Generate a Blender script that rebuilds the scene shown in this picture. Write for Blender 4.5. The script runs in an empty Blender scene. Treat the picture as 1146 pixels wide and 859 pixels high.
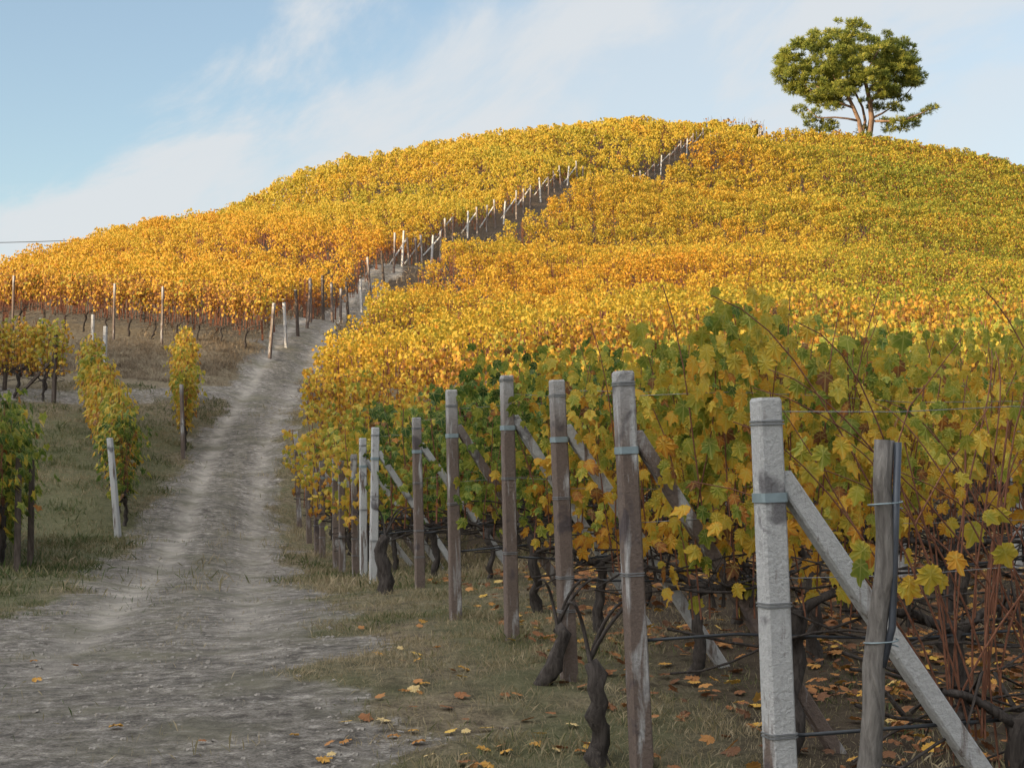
import bpy, math, random
import numpy as np
from mathutils import Vector, Matrix

S = bpy.context.scene
COL = S.collection
rng = np.random.default_rng(11)
random.seed(11)
R = math.radians

# ------------------------------------------------------------------ camera, sky, sun, exposure
EYE = 1.5
PITCH = math.atan(90.5 / 1800.0)
cd = bpy.data.cameras.new('camera')
cam = bpy.data.objects.new('camera', cd)
COL.objects.link(cam)
cam.location = (0, 0, EYE)
cam.rotation_euler = (math.pi / 2 + PITCH, 0, 0)
cd.sensor_width = 36
cd.lens = 1800 / 1146 * 36
cd.clip_start = 0.1
cd.clip_end = 6000
S.camera = cam

SUN_EL = R(10.5)
SUN_S = np.array([-0.88, -0.475])
SUN_S = SUN_S / np.linalg.norm(SUN_S)
SUN_AZ = math.atan2(SUN_S[0], SUN_S[1])          # clockwise from +Y
sl = bpy.data.lights.new('sun', 'SUN')
sl.energy = 4.0
sl.angle = R(0.55)
sl.color = (1.0, 0.77, 0.47)
sun = bpy.data.objects.new('sun', sl)
COL.objects.link(sun)
sd = Vector((SUN_S[0] * math.cos(SUN_EL), SUN_S[1] * math.cos(SUN_EL), math.sin(SUN_EL)))
sun.rotation_euler = sd.to_track_quat('Z', 'Y').to_euler()

W = bpy.data.worlds.new('World')
S.world = W
W.use_nodes = True
nt = W.node_tree
nt.nodes.clear()


def N(tree, typ, **kw):
    n = tree.nodes.new(typ)
    for k, v in kw.items():
        if k.startswith('i_'):
            n.inputs[k[2:].replace('_', ' ')].default_value = v
        else:
            setattr(n, k, v)
    return n


def ramp(tree, stops, interp='LINEAR'):
    r = tree.nodes.new('ShaderNodeValToRGB')
    cr = r.color_ramp
    cr.interpolation = interp
    while len(cr.elements) < len(stops):
        cr.elements.new(0.5)
    for e, (p, c) in zip(cr.elements, stops):
        e.position = p
        e.color = (c, c, c, 1) if isinstance(c, (int, float)) else (*c, 1)
    return r


sky = N(nt, 'ShaderNodeTexSky', sky_type='NISHITA', sun_disc=False)
sky.sun_elevation = SUN_EL
sky.sun_rotation = SUN_AZ
sky.altitude = 300
sky.air_density = 1.0
sky.dust_density = 0.8
sky.ozone_density = 1.3
bg = N(nt, 'ShaderNodeBackground')
bg.inputs['Strength'].default_value = 0.098
out = N(nt, 'ShaderNodeOutputWorld')
tc = N(nt, 'ShaderNodeTexCoord')
def wm(op, a, b=None, c=None):
    n = N(nt, 'ShaderNodeMath', operation=op)
    for i, v in enumerate((a, b, c)):
        if v is None: continue
        if isinstance(v, (int, float)): n.inputs[i].default_value = v
        else: nt.links.new(v, n.inputs[i])
    return n.outputs[0]


def wsm(x, lo, hi):
    n = N(nt, 'ShaderNodeMapRange', interpolation_type='SMOOTHSTEP')
    n.inputs['From Min'].default_value = lo; n.inputs['From Max'].default_value = hi
    nt.links.new(x, n.inputs['Value'])
    return n.outputs[0]


sx = N(nt, 'ShaderNodeSeparateXYZ'); nt.links.new(tc.outputs['Generated'], sx.inputs[0])
AZ = wm('ARCTAN2', sx.outputs['X'], sx.outputs['Y'])
ELV = wm('ARCSINE', sx.outputs['Z'])
# axes along and across a band of thin high cloud that climbs to the right
along = wm('ADD', wm('MULTIPLY', AZ, 0.86), wm('MULTIPLY', ELV, 0.50))
across = wm('ADD', wm('MULTIPLY', wm('ADD', AZ, 0.315), 0.50), wm('MULTIPLY', wm('SUBTRACT', ELV, 0.135), -0.86))
cv = N(nt, 'ShaderNodeCombineXYZ')
nt.links.new(wm('MULTIPLY', along, 5.0), cv.inputs[0]); nt.links.new(wm('MULTIPLY', across, 10.0), cv.inputs[1])
nz = N(nt, 'ShaderNodeTexNoise')
nz.inputs['Scale'].default_value = 1.15
nz.inputs['Detail'].default_value = 10
nz.inputs['Roughness'].default_value = 0.6
nz.inputs['Distortion'].default_value = 0.35
nt.links.new(cv.outputs[0], nz.inputs['Vector'])
nb_ = N(nt, 'ShaderNodeTexNoise')
nb_.inputs['Scale'].default_value = 3.2
nb_.inputs['Detail'].default_value = 7
nt.links.new(tc.outputs['Generated'], nb_.inputs['Vector'])
edge = wsm(wm('ADD', across, wm('MULTIPLY', wm('SUBTRACT', nz.outputs['Fac'], 0.5), 0.26)), -0.03, 0.028)
body = wm('ADD', 0.58, wm('MULTIPLY', wsm(nz.outputs['Fac'], 0.38, 0.56), 0.42))
fade = wm('SUBTRACT', 1.0, wm('MULTIPLY', wsm(across, 0.12, 0.30), 0.35))
front = wm('ADD', 0.15, wm('MULTIPLY', 0.85, wm('MULTIPLY', wm('MULTIPLY', edge, body), fade)))
other = wsm(nb_.outputs['Fac'], 0.36, 0.58)
wgt = wm('MAXIMUM', wsm(wm('ABSOLUTE', AZ), 0.5, 1.0), wsm(ELV, 0.45, 0.8))
cloud = wm('ADD', wm('MULTIPLY', front, wm('SUBTRACT', 1.0, wgt)), wm('MULTIPLY', other, wgt))
mix = N(nt, 'ShaderNodeMixRGB', blend_type='MIX')
# unseen clouds overhead and sunward are made bright, added as fill light
dt = N(nt, 'ShaderNodeVectorMath', operation='DOT_PRODUCT')
dt.inputs[1].default_value = Vector((SUN_S[0] * .62, SUN_S[1] * .62, .78)).normalized()
mr = N(nt, 'ShaderNodeMapRange')
mr.inputs['From Min'].default_value = 0.35
mr.inputs['From Max'].default_value = 0.95
ccol = N(nt, 'ShaderNodeMixRGB')
ccol.inputs['Color1'].default_value = (3.1, 3.2, 3.3, 1)
ccol.inputs['Color2'].default_value = (18.0, 18.4, 18.8, 1)
nt.links.new(tc.outputs['Generated'], dt.inputs[0])
nt.links.new(dt.outputs['Value'], mr.inputs['Value'])
nt.links.new(mr.outputs[0], ccol.inputs['Fac'])
nt.links.new(ccol.outputs['Color'], mix.inputs['Color2'])
sc_ = N(nt, 'ShaderNodeMath', operation='MULTIPLY')
sc_.inputs[1].default_value = 0.9
L = nt.links.new
L(cloud, sc_.inputs[0])
L(sc_.outputs[0], mix.inputs['Fac'])
L(sky.outputs['Color'], mix.inputs['Color1'])
L(mix.outputs['Color'], bg.inputs['Color'])
L(bg.outputs['Background'], out.inputs['Surface'])

S.view_settings.view_transform = 'Standard'
S.view_settings.look = 'None'
S.view_settings.gamma = 1
S.view_settings.use_curve_mapping = False
S.view_settings.exposure = 1.3
S.render.engine = 'CYCLES'
S.cycles.max_bounces = 5
S.cycles.diffuse_bounces = 3
S.cycles.transmission_bounces = 3
S.cycles.transparent_max_bounces = 4
S.cycles.use_denoising = True


# ------------------------------------------------------------------ helpers
def Wp(x, y, d):
    """photo pixel (1146x859) and forward distance -> world point"""
    u = (x - 573) / 1800.0
    v = (429.5 - y) / 1800.0
    fy = math.cos(PITCH) - v * math.sin(PITCH)
    fz = math.sin(PITCH) + v * math.cos(PITCH)
    k = d / fy
    return np.array([u * k, d, EYE + fz * k])


def hash2(ix, iy, seed):
    h = (ix.astype(np.int64) * 374761393 + iy.astype(np.int64) * 668265263 + seed * 1442695041) & 0x7fffffff
    h = ((h ^ (h >> 13)) * 1274126177) & 0x7fffffff
    h = h ^ (h >> 16)
    return (h & 0xffff) / 65535.0


def vnoise(x, y, seed=0):
    x = np.asarray(x, float); y = np.asarray(y, float)
    ix = np.floor(x); iy = np.floor(y)
    fx = x - ix; fy = y - iy
    fx = fx * fx * (3 - 2 * fx); fy = fy * fy * (3 - 2 * fy)
    a = hash2(ix, iy, seed); b = hash2(ix + 1, iy, seed)
    c = hash2(ix, iy + 1, seed); d = hash2(ix + 1, iy + 1, seed)
    return (a * (1 - fx) + b * fx) * (1 - fy) + (c * (1 - fx) + d * fx) * fy


def fbm(x, y, seed=0, oct=4):
    s = 0; a = 0.5; f = 1.0; t = 0
    for o in range(oct):
        s = s + a * vnoise(np.asarray(x) * f, np.asarray(y) * f, seed + o * 17)
        t += a; a *= 0.5; f *= 2.03
    return s / t


def smooth(a, b, x):
    t = np.clip((np.asarray(x, float) - a) / (b - a), 0, 1)
    return t * t * (3 - 2 * t)


def link(name, me, parent=None):
    o = bpy.data.objects.new(name, me)
    COL.objects.link(o)
    if parent is not None:
        o.parent = parent
    return o


def tag(o, label=None, cat=None, group=None, kind=None):
    if label: o['label'] = label
    if cat: o['category'] = cat
    if group: o['group'] = group
    if kind: o['kind'] = kind
    return o


def empty(name, loc, rz=0.0):
    o = bpy.data.objects.new(name, None)
    o.empty_display_size = 0.1
    o.location = loc
    o.rotation_euler = (0, 0, rz)
    COL.objects.link(o)
    return o


def copy_tree(o, parent=None):
    c = o.copy()
    COL.objects.link(c)
    if parent is not None:
        c.parent = parent
    for ch in o.children:
        copy_tree(ch, c)
    return c


def mesh_tris(name, V, F, mats, mi=None, attrs=None, smooth_=False):
    """V (n,3), F (m,3) numpy -> mesh"""
    me = bpy.data.meshes.new(name)
    V = np.ascontiguousarray(V, dtype=np.float32)
    F = np.ascontiguousarray(F, dtype=np.int32)
    k = F.shape[1]
    me.vertices.add(len(V)); me.vertices.foreach_set('co', V.ravel())
    me.loops.add(F.size); me.loops.foreach_set('vertex_index', F.ravel())
    me.polygons.add(len(F)); me.polygons.foreach_set('loop_start', np.arange(0, F.size, k, dtype=np.int32))
    for m in mats:
        me.materials.append(m)
    if mi is not None:
        me.polygons.foreach_set('material_index', np.asarray(mi, dtype=np.int32))
    me.polygons.foreach_set('use_smooth', np.full(len(F), smooth_, dtype=bool))
    for nm, arr in (attrs or {}).items():
        a = me.attributes.new(nm, 'FLOAT', 'POINT')
        a.data.foreach_set('value', np.ascontiguousarray(arr, dtype=np.float32))
    me.update(calc_edges=True)
    return me


class MB:
    """collects tubes, boxes and bars into ONE mesh"""
    def __init__(self):
        self.v = []; self.f = []; self.m = []

    def tube(self, pts, rad, n=8, mi=0, cap=True, jit=0.0, twist=0.0, seed=0):
        pts = [Vector(p) for p in pts]
        if not hasattr(rad, '__len__'): rad = [rad] * len(pts)
        rr = random.Random(seed + len(self.v))
        b0 = len(self.v)
        prev = None
        for i, p in enumerate(pts):
            t = (pts[min(i + 1, len(pts) - 1)] - pts[max(i - 1, 0)])
            if t.length < 1e-9: t = Vector((0, 0, 1))
            t.normalize()
            if prev is None:
                ref = Vector((1, 0, 0)) if abs(t.x) < 0.9 else Vector((0, 1, 0))
                a = (ref - t * ref.dot(t)).normalized()
            else:
                a = (prev - t * prev.dot(t)).normalized()
            prev = a
            b = t.cross(a)
            for k in range(n):
                th = 2 * math.pi * k / n + twist * i
                r = rad[i] * (1 + (rr.random() - 0.5) * 2 * jit)
                self.v.append(tuple(p + (a * math.cos(th) + b * math.sin(th)) * r))
        for i in range(len(pts) - 1):
            for k in range(n):
                k2 = (k + 1) % n
                self.f.append((b0 + i * n + k, b0 + i * n + k2, b0 + (i + 1) * n + k2, b0 + (i + 1) * n + k)); self.m.append(mi)
        if cap:
            self.f.append(tuple(b0 + k for k in reversed(range(n)))); self.m.append(mi)
            e = b0 + (len(pts) - 1) * n
            self.f.append(tuple(e + k for k in range(n))); self.m.append(mi)
        return self

    def prism(self, pts, sizes, ch=0.18, mi=0, ax=Vector((1, 0, 0)), jit=0.0):
        """chamfered square bar through pts; sizes half widths"""
        pts = [Vector(p) for p in pts]
        b0 = len(self.v)
        t = (pts[-1] - pts[0]).normalized()
        a = (Vector(ax) - t * Vector(ax).dot(t)).normalized()
        b = t.cross(a)
        prof = []
        for sx, sy in ((1, 1), (-1, 1), (-1, -1), (1, -1)):
            c1 = (sx * 1.0, sy * (1 - ch)); c2 = (sx * (1 - ch), sy * 1.0)
            prof += [c1, c2] if sx * sy > 0 else [c2, c1]
        n = 8
        for p, s in zip(pts, sizes):
            for (x, y) in prof:
                j = 1 + (random.random() - 0.5) * 2 * jit
                self.v.append(tuple(p + a * x * s * j + b * y * s * j))
        for i in range(len(pts) - 1):
            for k in range(n):
                k2 = (k + 1) % n
                self.f.append((b0 + i * n + k, b0 + i * n + k2, b0 + (i + 1) * n + k2, b0 + (i + 1) * n + k)); self.m.append(mi)
        self.f.append(tuple(b0 + k for k in reversed(range(n)))); self.m.append(mi)
        e = b0 + (len(pts) - 1) * n
        self.f.append(tuple(e + k for k in range(n))); self.m.append(mi)
        return self

    def mesh(self, name, mats, smooth_=True):
        me = bpy.data.meshes.new(name)
        me.from_pydata(self.v, [], self.f)
        for m in mats: me.materials.append(m)
        me.polygons.foreach_set('material_index', self.m)
        me.polygons.foreach_set('use_smooth', [smooth_] * len(self.f))
        me.update()
        return me

    def build(self, name, mat, parent=None, smooth_=True):
        return link(name, self.mesh(name, [mat], smooth_), parent)

    def tris(self):
        """as numpy triangles"""
        F = []
        for f in self.f:
            for i in range(1, len(f) - 1):
                F.append((f[0], f[i], f[i + 1]))
        return np.array(self.v), np.array(F)


# ------------------------------------------------------------------ materials
def new_mat(name):
    m = bpy.data.materials.new(name)
    m.use_nodes = True
    t = m.node_tree
    t.nodes.clear()
    o = t.nodes.new('ShaderNodeOutputMaterial')
    return m, t, o


def principled(t, rough=0.8, spec=0.3):
    p = t.nodes.new('ShaderNodeBsdfPrincipled')
    p.inputs['Roughness'].default_value = rough
    p.inputs['Specular IOR Level'].default_value = spec
    return p


def bump(t, height, strength, dist=0.01):
    b = t.nodes.new('ShaderNodeBump')
    b.inputs['Strength'].default_value = strength
    b.inputs['Distance'].default_value = dist
    t.links.new(height, b.inputs['Height'])
    return b.outputs['Normal']


def noise(t, scale, detail=4, rough=0.55, vec=None, dist=0.0):
    n = t.nodes.new('ShaderNodeTexNoise')
    n.inputs['Scale'].default_value = scale
    n.inputs['Detail'].default_value = detail
    n.inputs['Roughness'].default_value = rough
    n.inputs['Distortion'].default_value = dist
    if vec is not None: t.links.new(vec, n.inputs['Vector'])
    return n


def mixc(t, fac, a, b, typ='MIX'):
    m = t.nodes.new('ShaderNodeMixRGB')
    m.blend_type = typ
    for sock, val in (('Fac', fac), ('Color1', a), ('Color2', b)):
        if hasattr(val, 'is_output') or isinstance(val, bpy.types.NodeSocket):
            t.links.new(val, m.inputs[sock])
        elif isinstance(val, tuple):
            m.inputs[sock].default_value = (*val, 1)
        else:
            m.inputs[sock].default_value = val
    return m.outputs['Color']


LEAF_RAMP = [(0.0, (0.030, 0.062, 0.016)), (0.22, (0.085, 0.135, 0.022)), (0.42, (0.23, 0.235, 0.03)),
             (0.58, (0.47, 0.33, 0.04)), (0.74, (0.54, 0.265, 0.028)), (0.87, (0.36, 0.135, 0.025)), (1.0, (0.15, 0.065, 0.028))]


def leaf_material(name, stops=LEAF_RAMP, transl=0.4, rough=0.5, veins=True, gain=1.0):
    m, t, o = new_mat(name)
    at = N(t, 'ShaderNodeAttribute', attribute_name='t')
    geo = N(t, 'ShaderNodeTexCoord')
    n = noise(t, 22 if veins else 6, 3, 0.6, geo.outputs['Object'])
    ad = N(t, 'ShaderNodeMath', operation='MULTIPLY_ADD')
    ad.inputs[1].default_value = 0.30
    ad.inputs[2].default_value = -0.15
    t.links.new(n.outputs['Fac'], ad.inputs[0])
    sm = N(t, 'ShaderNodeMath', operation='ADD')
    t.links.new(at.outputs['Fac'], sm.inputs[0]); t.links.new(ad.outputs[0], sm.inputs[1])
    r = ramp(t, stops)
    col = r.outputs['Color']
    if veins:
        # leaves turn from the rim inwards; paler ribs from the stalk
        rim = N(t, 'ShaderNodeAttribute', attribute_name='rim').outputs['Fac']
        pw = N(t, 'ShaderNodeMath', operation='POWER'); pw.inputs[1].default_value = 2.5; t.links.new(rim, pw.inputs[0])
        n5 = noise(t, 9, 2, 0.5, geo.outputs['Object'])
        mr_ = N(t, 'ShaderNodeMapRange'); mr_.inputs['From Min'].default_value = .4; mr_.inputs['From Max'].default_value = .65; mr_.inputs['To Max'].default_value = .2
        t.links.new(n5.outputs['Fac'], mr_.inputs['Value'])
        ma = N(t, 'ShaderNodeMath', operation='MULTIPLY_ADD')
        t.links.new(pw.outputs[0], ma.inputs[0]); t.links.new(mr_.outputs[0], ma.inputs[1]); t.links.new(sm.outputs[0], ma.inputs[2])
        t.links.new(ma.outputs[0], r.inputs['Fac'])
        lx = N(t, 'ShaderNodeAttribute', attribute_name='lx').outputs['Fac']
        ly = N(t, 'ShaderNodeAttribute', attribute_name='ly').outputs['Fac']
        ab = N(t, 'ShaderNodeMath', operation='ABSOLUTE'); t.links.new(lx, ab.inputs[0])
        vs = []
        for k_, c_ in ((0.0, 1.0), (.86, .5), (.95, -.3)):       # |x|*c - (y-y0)*k  distance to rib lines
            m1 = N(t, 'ShaderNodeMath', operation='MULTIPLY'); m1.inputs[1].default_value = c_ if k_ else 1.0
            t.links.new(ab.outputs[0], m1.inputs[0])
            m2 = N(t, 'ShaderNodeMath', operation='MULTIPLY_ADD'); m2.inputs[1].default_value = -k_; m2.inputs[2].default_value = .03 * k_
            t.links.new(ly, m2.inputs[0])
            m3 = N(t, 'ShaderNodeMath', operation='ADD'); t.links.new(m1.outputs[0], m3.inputs[0]); t.links.new(m2.outputs[0], m3.inputs[1])
            m4 = N(t, 'ShaderNodeMath', operation='ABSOLUTE'); t.links.new(m3.outputs[0], m4.inputs[0])
            vs.append(m4.outputs[0])
        mn = N(t, 'ShaderNodeMath', operation='MINIMUM'); t.links.new(vs[0], mn.inputs[0]); t.links.new(vs[1], mn.inputs[1])
        mn2 = N(t, 'ShaderNodeMath', operation='MINIMUM'); t.links.new(mn.outputs[0], mn2.inputs[0]); t.links.new(vs[2], mn2.inputs[1])
        rv = ramp(t, [(0.012, .35), (0.045, 0.0)]); t.links.new(mn2.outputs[0], rv.inputs['Fac'])
        col = mixc(t, rv.outputs['Color'], col, (.50, .42, .12))
    else:
        t.links.new(sm.outputs[0], r.inputs['Fac'])
    p = principled(t, rough, 0.14)
    t.links.new(col, p.inputs['Base Color'])
    tr = N(t, 'ShaderNodeBsdfTranslucent')
    t.links.new(col, tr.inputs['Color'])
    ms = N(t, 'ShaderNodeMixShader')
    ms.inputs['Fac'].default_value = transl
    t.links.new(p.outputs[0], ms.inputs[1]); t.links.new(tr.outputs[0], ms.inputs[2])
    t.links.new(ms.outputs[0], o.inputs['Surface'])
    return m


M_LEAF = leaf_material('vine_leaf')
M_LEAF_FAR = leaf_material('vine_leaf_far', veins=False)
M_LITTER = leaf_material('dead_leaf', [(0, (0.10, 0.05, 0.028)), (0.35, (0.22, 0.095, 0.04)), (0.6, (0.36, 0.17, 0.055)), (0.82, (0.50, 0.30, 0.05)), (1, (0.48, 0.37, 0.20))], 0.12, 0.75, False)
M_GRASS = leaf_material('grass_blade', [(0, (0.028, 0.05, 0.014)), (0.35, (0.065, 0.088, 0.026)), (0.6, (0.17, 0.145, 0.07)), (1, (0.32, 0.25, 0.15))], 0.25, 0.6, False)
M_NEEDLE = leaf_material('pine_needles', [(0, (0.09, 0.13, 0.035)), (0.5, (0.24, 0.26, 0.05)), (1, (0.42, 0.38, 0.08))], 0.42, 0.5, False)


def bark_material(name, c1, c2, scale=14, bstr=0.8):
    m, t, o = new_mat(name)
    g = N(t, 'ShaderNodeTexCoord')
    mp = N(t, 'ShaderNodeMapping'); mp.inputs['Scale'].default_value = (1, 1, 0.22)
    t.links.new(g.outputs['Object'], mp.inputs['Vector'])
    n = noise(t, scale * 3, 6, 0.65, mp.outputs['Vector'], 0.6)
    r = ramp(t, [(0.3, c1), (0.7, c2)])
    t.links.new(n.outputs['Fac'], r.inputs['Fac'])
    p = principled(t, 0.92, 0.15)
    t.links.new(r.outputs['Color'], p.inputs['Base Color'])
    t.links.new(bump(t, n.outputs['Fac'], bstr, 0.02), p.inputs['Normal'])
    t.links.new(p.outputs[0], o.inputs['Surface'])
    return m


M_BARK = bark_material('vine_bark', (0.022, 0.017, 0.014), (0.085, 0.07, 0.06))
M_CANE = bark_material('vine_cane', (0.09, 0.036, 0.022), (0.24, 0.105, 0.06), 20, 0.3)
M_PINEBARK = bark_material('pine_bark', (0.09, 0.058, 0.042), (0.28, 0.185, 0.13), 1.2, 1.0)
M_OLDWOOD = bark_material('weathered_wood', (0.07, 0.06, 0.052), (0.23, 0.205, 0.18), 9, 1.0)
M_DARKWOOD = bark_material('dark_wood', (0.04, 0.03, 0.025), (0.13, 0.10, 0.08), 9, 0.8)


def concrete_material(name, stain=0.5):
    m, t, o = new_mat(name)
    g = N(t, 'ShaderNodeTexCoord')
    oi = N(t, 'ShaderNodeObjectInfo')
    mp = N(t, 'ShaderNodeMapping'); mp.inputs['Scale'].default_value = (1, 1, 0.16)
    va = N(t, 'ShaderNodeVectorMath', operation='ADD')
    cmb = N(t, 'ShaderNodeCombineXYZ')
    mulr = N(t, 'ShaderNodeMath', operation='MULTIPLY'); mulr.inputs[1].default_value = 37.0
    t.links.new(oi.outputs['Random'], mulr.inputs[0])
    t.links.new(mulr.outputs[0], cmb.inputs[0]); t.links.new(mulr.outputs[0], cmb.inputs[1])
    t.links.new(g.outputs['Object'], va.inputs[0]); t.links.new(cmb.outputs[0], va.inputs[1])
    t.links.new(va.outputs[0], mp.inputs['Vector'])
    n1 = noise(t, 11, 6, 0.65, mp.outputs['Vector'], 0.4)
    n2 = noise(t, 60, 5, 0.7, va.outputs[0])
    n3 = noise(t, 4.0, 3, 0.6, va.outputs[0], 0.5)
    base = mixc(t, n2.outputs['Fac'], (0.28, 0.27, 0.26), (0.58, 0.56, 0.53))
    # rust brown weathering, worn away near the top
    sep = N(t, 'ShaderNodeSeparateXYZ'); t.links.new(g.outputs['Object'], sep.inputs[0])
    hz = N(t, 'ShaderNodeMapRange'); hz.inputs['From Min'].default_value = 1.55; hz.inputs['From Max'].default_value = 1.95
    hz.inputs['To Min'].default_value = 1.0; hz.inputs['To Max'].default_value = 0.25
    t.links.new(sep.outputs['Z'], hz.inputs['Value'])
    r1 = ramp(t, [(0.52 - stain * 0.3, 0.0), (0.62 - stain * 0.25, 1.0)])
    t.links.new(n1.outputs['Fac'], r1.inputs['Fac'])
    mu = N(t, 'ShaderNodeMath', operation='MULTIPLY'); t.links.new(r1.outputs['Color'], mu.inputs[0]); t.links.new(hz.outputs[0], mu.inputs[1])
    mu2 = N(t, 'ShaderNodeMath', operation='MULTIPLY'); t.links.new(mu.outputs[0], mu2.inputs[0]); mu2.inputs[1].default_value = 0.92
    brown = mixc(t, n2.outputs['Fac'], (0.055, 0.036, 0.027), (0.20, 0.135, 0.10))
    c = mixc(t, mu2.outputs[0], base, brown)
    r3 = ramp(t, [(0.60, 0.0), (0.68, 0.7)])
    t.links.new(n3.outputs['Fac'], r3.inputs['Fac'])
    c = mixc(t, r3.outputs['Color'], c, (0.06, 0.05, 0.055))
    p = principled(t, 0.9, 0.2)
    t.links.new(c, p.inputs['Base Color'])
    t.links.new(bump(t, n2.outputs['Fac'], 0.8, 0.02), p.inputs['Normal'])
    t.links.new(p.outputs[0], o.inputs['Surface'])
    return m


M_CONC = concrete_material('stained_concrete', 0.66)
M_CONC_PALE = concrete_material('pale_concrete', -0.12)


def simple_mat(name, col, rough=0.6, metal=0.0, var=0.3):
    m, t, o = new_mat(name)
    g = N(t, 'ShaderNodeTexCoord')
    n = noise(t, 25, 4, 0.6, g.outputs['Object'])
    c = mixc(t, n.outputs['Fac'], tuple(x * (1 - var) for x in col), tuple(min(1, x * (1 + var)) for x in col))
    p = principled(t, rough, 0.4)
    p.inputs['Metallic'].default_value = metal
    t.links.new(c, p.inputs['Base Color'])
    t.links.new(p.outputs[0], o.inputs['Surface'])
    return m


M_STRAP = simple_mat('galvanised_strap', (0.24, 0.29, 0.30), 0.5, 0.5)
M_WIRE = simple_mat('galvanised_wire', (0.22, 0.22, 0.22), 0.5, 0.6)
M_HOSE = simple_mat('black_plastic', (0.025, 0.027, 0.03), 0.45)
M_TUBE = simple_mat('dark_tube', (0.05, 0.055, 0.065), 0.35)
M_STONE = simple_mat('dried_clod', (0.21, 0.185, 0.155), 0.95, 0, 0.75)

# ------------------------------------------------------------------ the lie of the land
# right-hand end posts, photo pixels: top x, top y, base x, base y, distance
END_POSTS = [
    (857, 445, 880, 1020, 6.2), (697, 415, 718, 858, 8.13), (623, 425, 637, 768, 10.5), (567, 420, 573, 712, 12.3),
    (505, 436, 510, 693, 14.1), (466, 467, 470, 667, 17.8), (420, 478, 418, 656, 20.4), (406, 490, 407, 653, 22.3),
    (396, 508, 398, 650, 23.8), (382, 515, 383, 645, 25.2), (375, 511, 376, 640, 26.6), (360, 512, 361, 634, 28.2),
    (353, 510, 355, 625, 29.6), (343, 500, 346, 614, 31.6), (331, 483, 335, 597, 34.5)]
ctrl = []


def C(x, y, d, dz=0.0):
    p = Wp(x, y, d); ctrl.append((p[0], p[1], p[2] + dz))


for i, (xt, yt, xb, yb, d) in enumerate(END_POSTS):
    if i in (0, 1, 2, 3, 4, 6, 8, 10, 12, 14): C(xb, yb, d)
# track centre line (photo x, y, distance)
TRACK = [(60, 859, 8), (150, 740, 12.3), (185, 700, 15), (215, 650, 21), (235, 600, 29), (245, 560, 34), (258, 520, 40),
         (285, 460, 48.5), (318, 405, 58), (362, 358, 71), (410, 326, 83), (462, 299, 95)]
for (x, y, d) in TRACK: C(x, y, d)
UP = -2.05
# right hill: foliage top pixels
for x, y, d in [(385, 372, 55), (435, 332, 75), (550, 279, 100), (700, 214, 145), (840, 158, 190),
                (700, 330, 50), (700, 282, 78), (700, 240, 112),
                (970, 330, 50), (970, 282, 80), (970, 232, 120), (970, 190, 160), (970, 151, 205), (900, 146, 205), (840, 190, 160),
                (1146, 338, 52), (1146, 295, 86), (1146, 248, 128), (1146, 205, 178), (1146, 190, 204), (1060, 168, 205)]:
    C(x, y, d, UP)
for p in [(3, 20, .6), (7, 20, .75), (6, 30, 1.7), (10, 30, 1.8), (0, 30, 1.0), (-1, 42, 3.0)]: ctrl.append(p)
# left hill base, foliage tops and skyline
for x, y, d in [(295, 388, 58), (150, 384, 58.5), (0, 366, 62), (440, 299, 88), (500, 272, 105), (650, 208, 140), (790, 163, 178)]:
    C(x, y, d)
for x, y, d in [(150, 290, 72), (150, 265, 90), (0, 310, 74), (0, 296, 88), (150, 251, 112), (300, 284, 82), (300, 240, 112), (300, 209, 142),
                (500, 164, 168), (400, 222, 125), (650, 144, 188), (790, 138, 206)]:
    C(x, y, d, UP)
# left foreground and the bank
for x, y, d in [(40, 640, 21), (130, 606, 31), (203, 512, 40), (60, 450, 46), (0, 432, 49), (110, 455, 46), (200, 437, 49.5), (150, 420, 52.5), (0, 415, 53), (290, 415, 55)]:
    C(x, y, d)
# out of frame and beyond the crests
for p in [(0, 0, -.15), (-4, 0, -.1), (5, 3, -.15), (-6, 8, .0), (-12, 10, .1), (12, 8, .0), (0, -20, -.6), (-25, -20, 0), (25, -20, -1), (25, 30, 1.2), (30, 60, 4.5), (42, 100, 10),
          (62, 150, 20), (82, 200, 27), (50, 245, 36), (28, 250, 40), (75, 240, 26), (0, 215, 33), (-15, 180, 24), (-32, 150, 15.5), (-38, 115, 10), (-42, 85, 5.5),
          (-30, 55, 4.2), (-25, 30, 1.2), (-60, 60, 1), (-70, 120, -2), (110, 100, 0), (110, 200, 0), (30, 320, 25), (-40, 230, 8), (110, 300, 0), (-60, 300, 0)]:
    ctrl.append(p)
ctrl = np.array(ctrl)


def tps_fit(P, lam):
    n = len(P)
    xy = P[:, :2] / 100.0
    d = np.linalg.norm(xy[:, None] - xy[None], axis=2)
    K = np.where(d > 0, d * d * np.log(d + 1e-12), 0)
    A = np.zeros((n + 3, n + 3))
    A[:n, :n] = K + lam * np.eye(n)
    A[:n, n] = 1; A[:n, n + 1:] = xy
    A[n, :n] = 1; A[n + 1:, :n] = xy.T
    b = np.zeros(n + 3); b[:n] = P[:, 2]
    return np.linalg.solve(A, b)


TPS = tps_fit(ctrl, 2e-4)


def H0(x, y):
    x = np.atleast_1d(np.asarray(x, float)); y = np.atleast_1d(np.asarray(y, float))
    sh = x.shape
    q = np.stack([x.ravel(), y.ravel()], 1) / 100.0
    out = np.zeros(len(q))
    c = ctrl[:, :2] / 100.0
    n = len(c)
    for i in range(0, len(q), 20000):
        qq = q[i:i + 20000]
        d = np.sqrt(((qq[:, None] - c[None]) ** 2).sum(2))
        K = np.where(d > 0, d * d * np.log(d + 1e-12), 0)
        out[i:i + 20000] = K @ TPS[:n] + TPS[n] + qq @ TPS[n + 1:]
    return out.reshape(sh)


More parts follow.
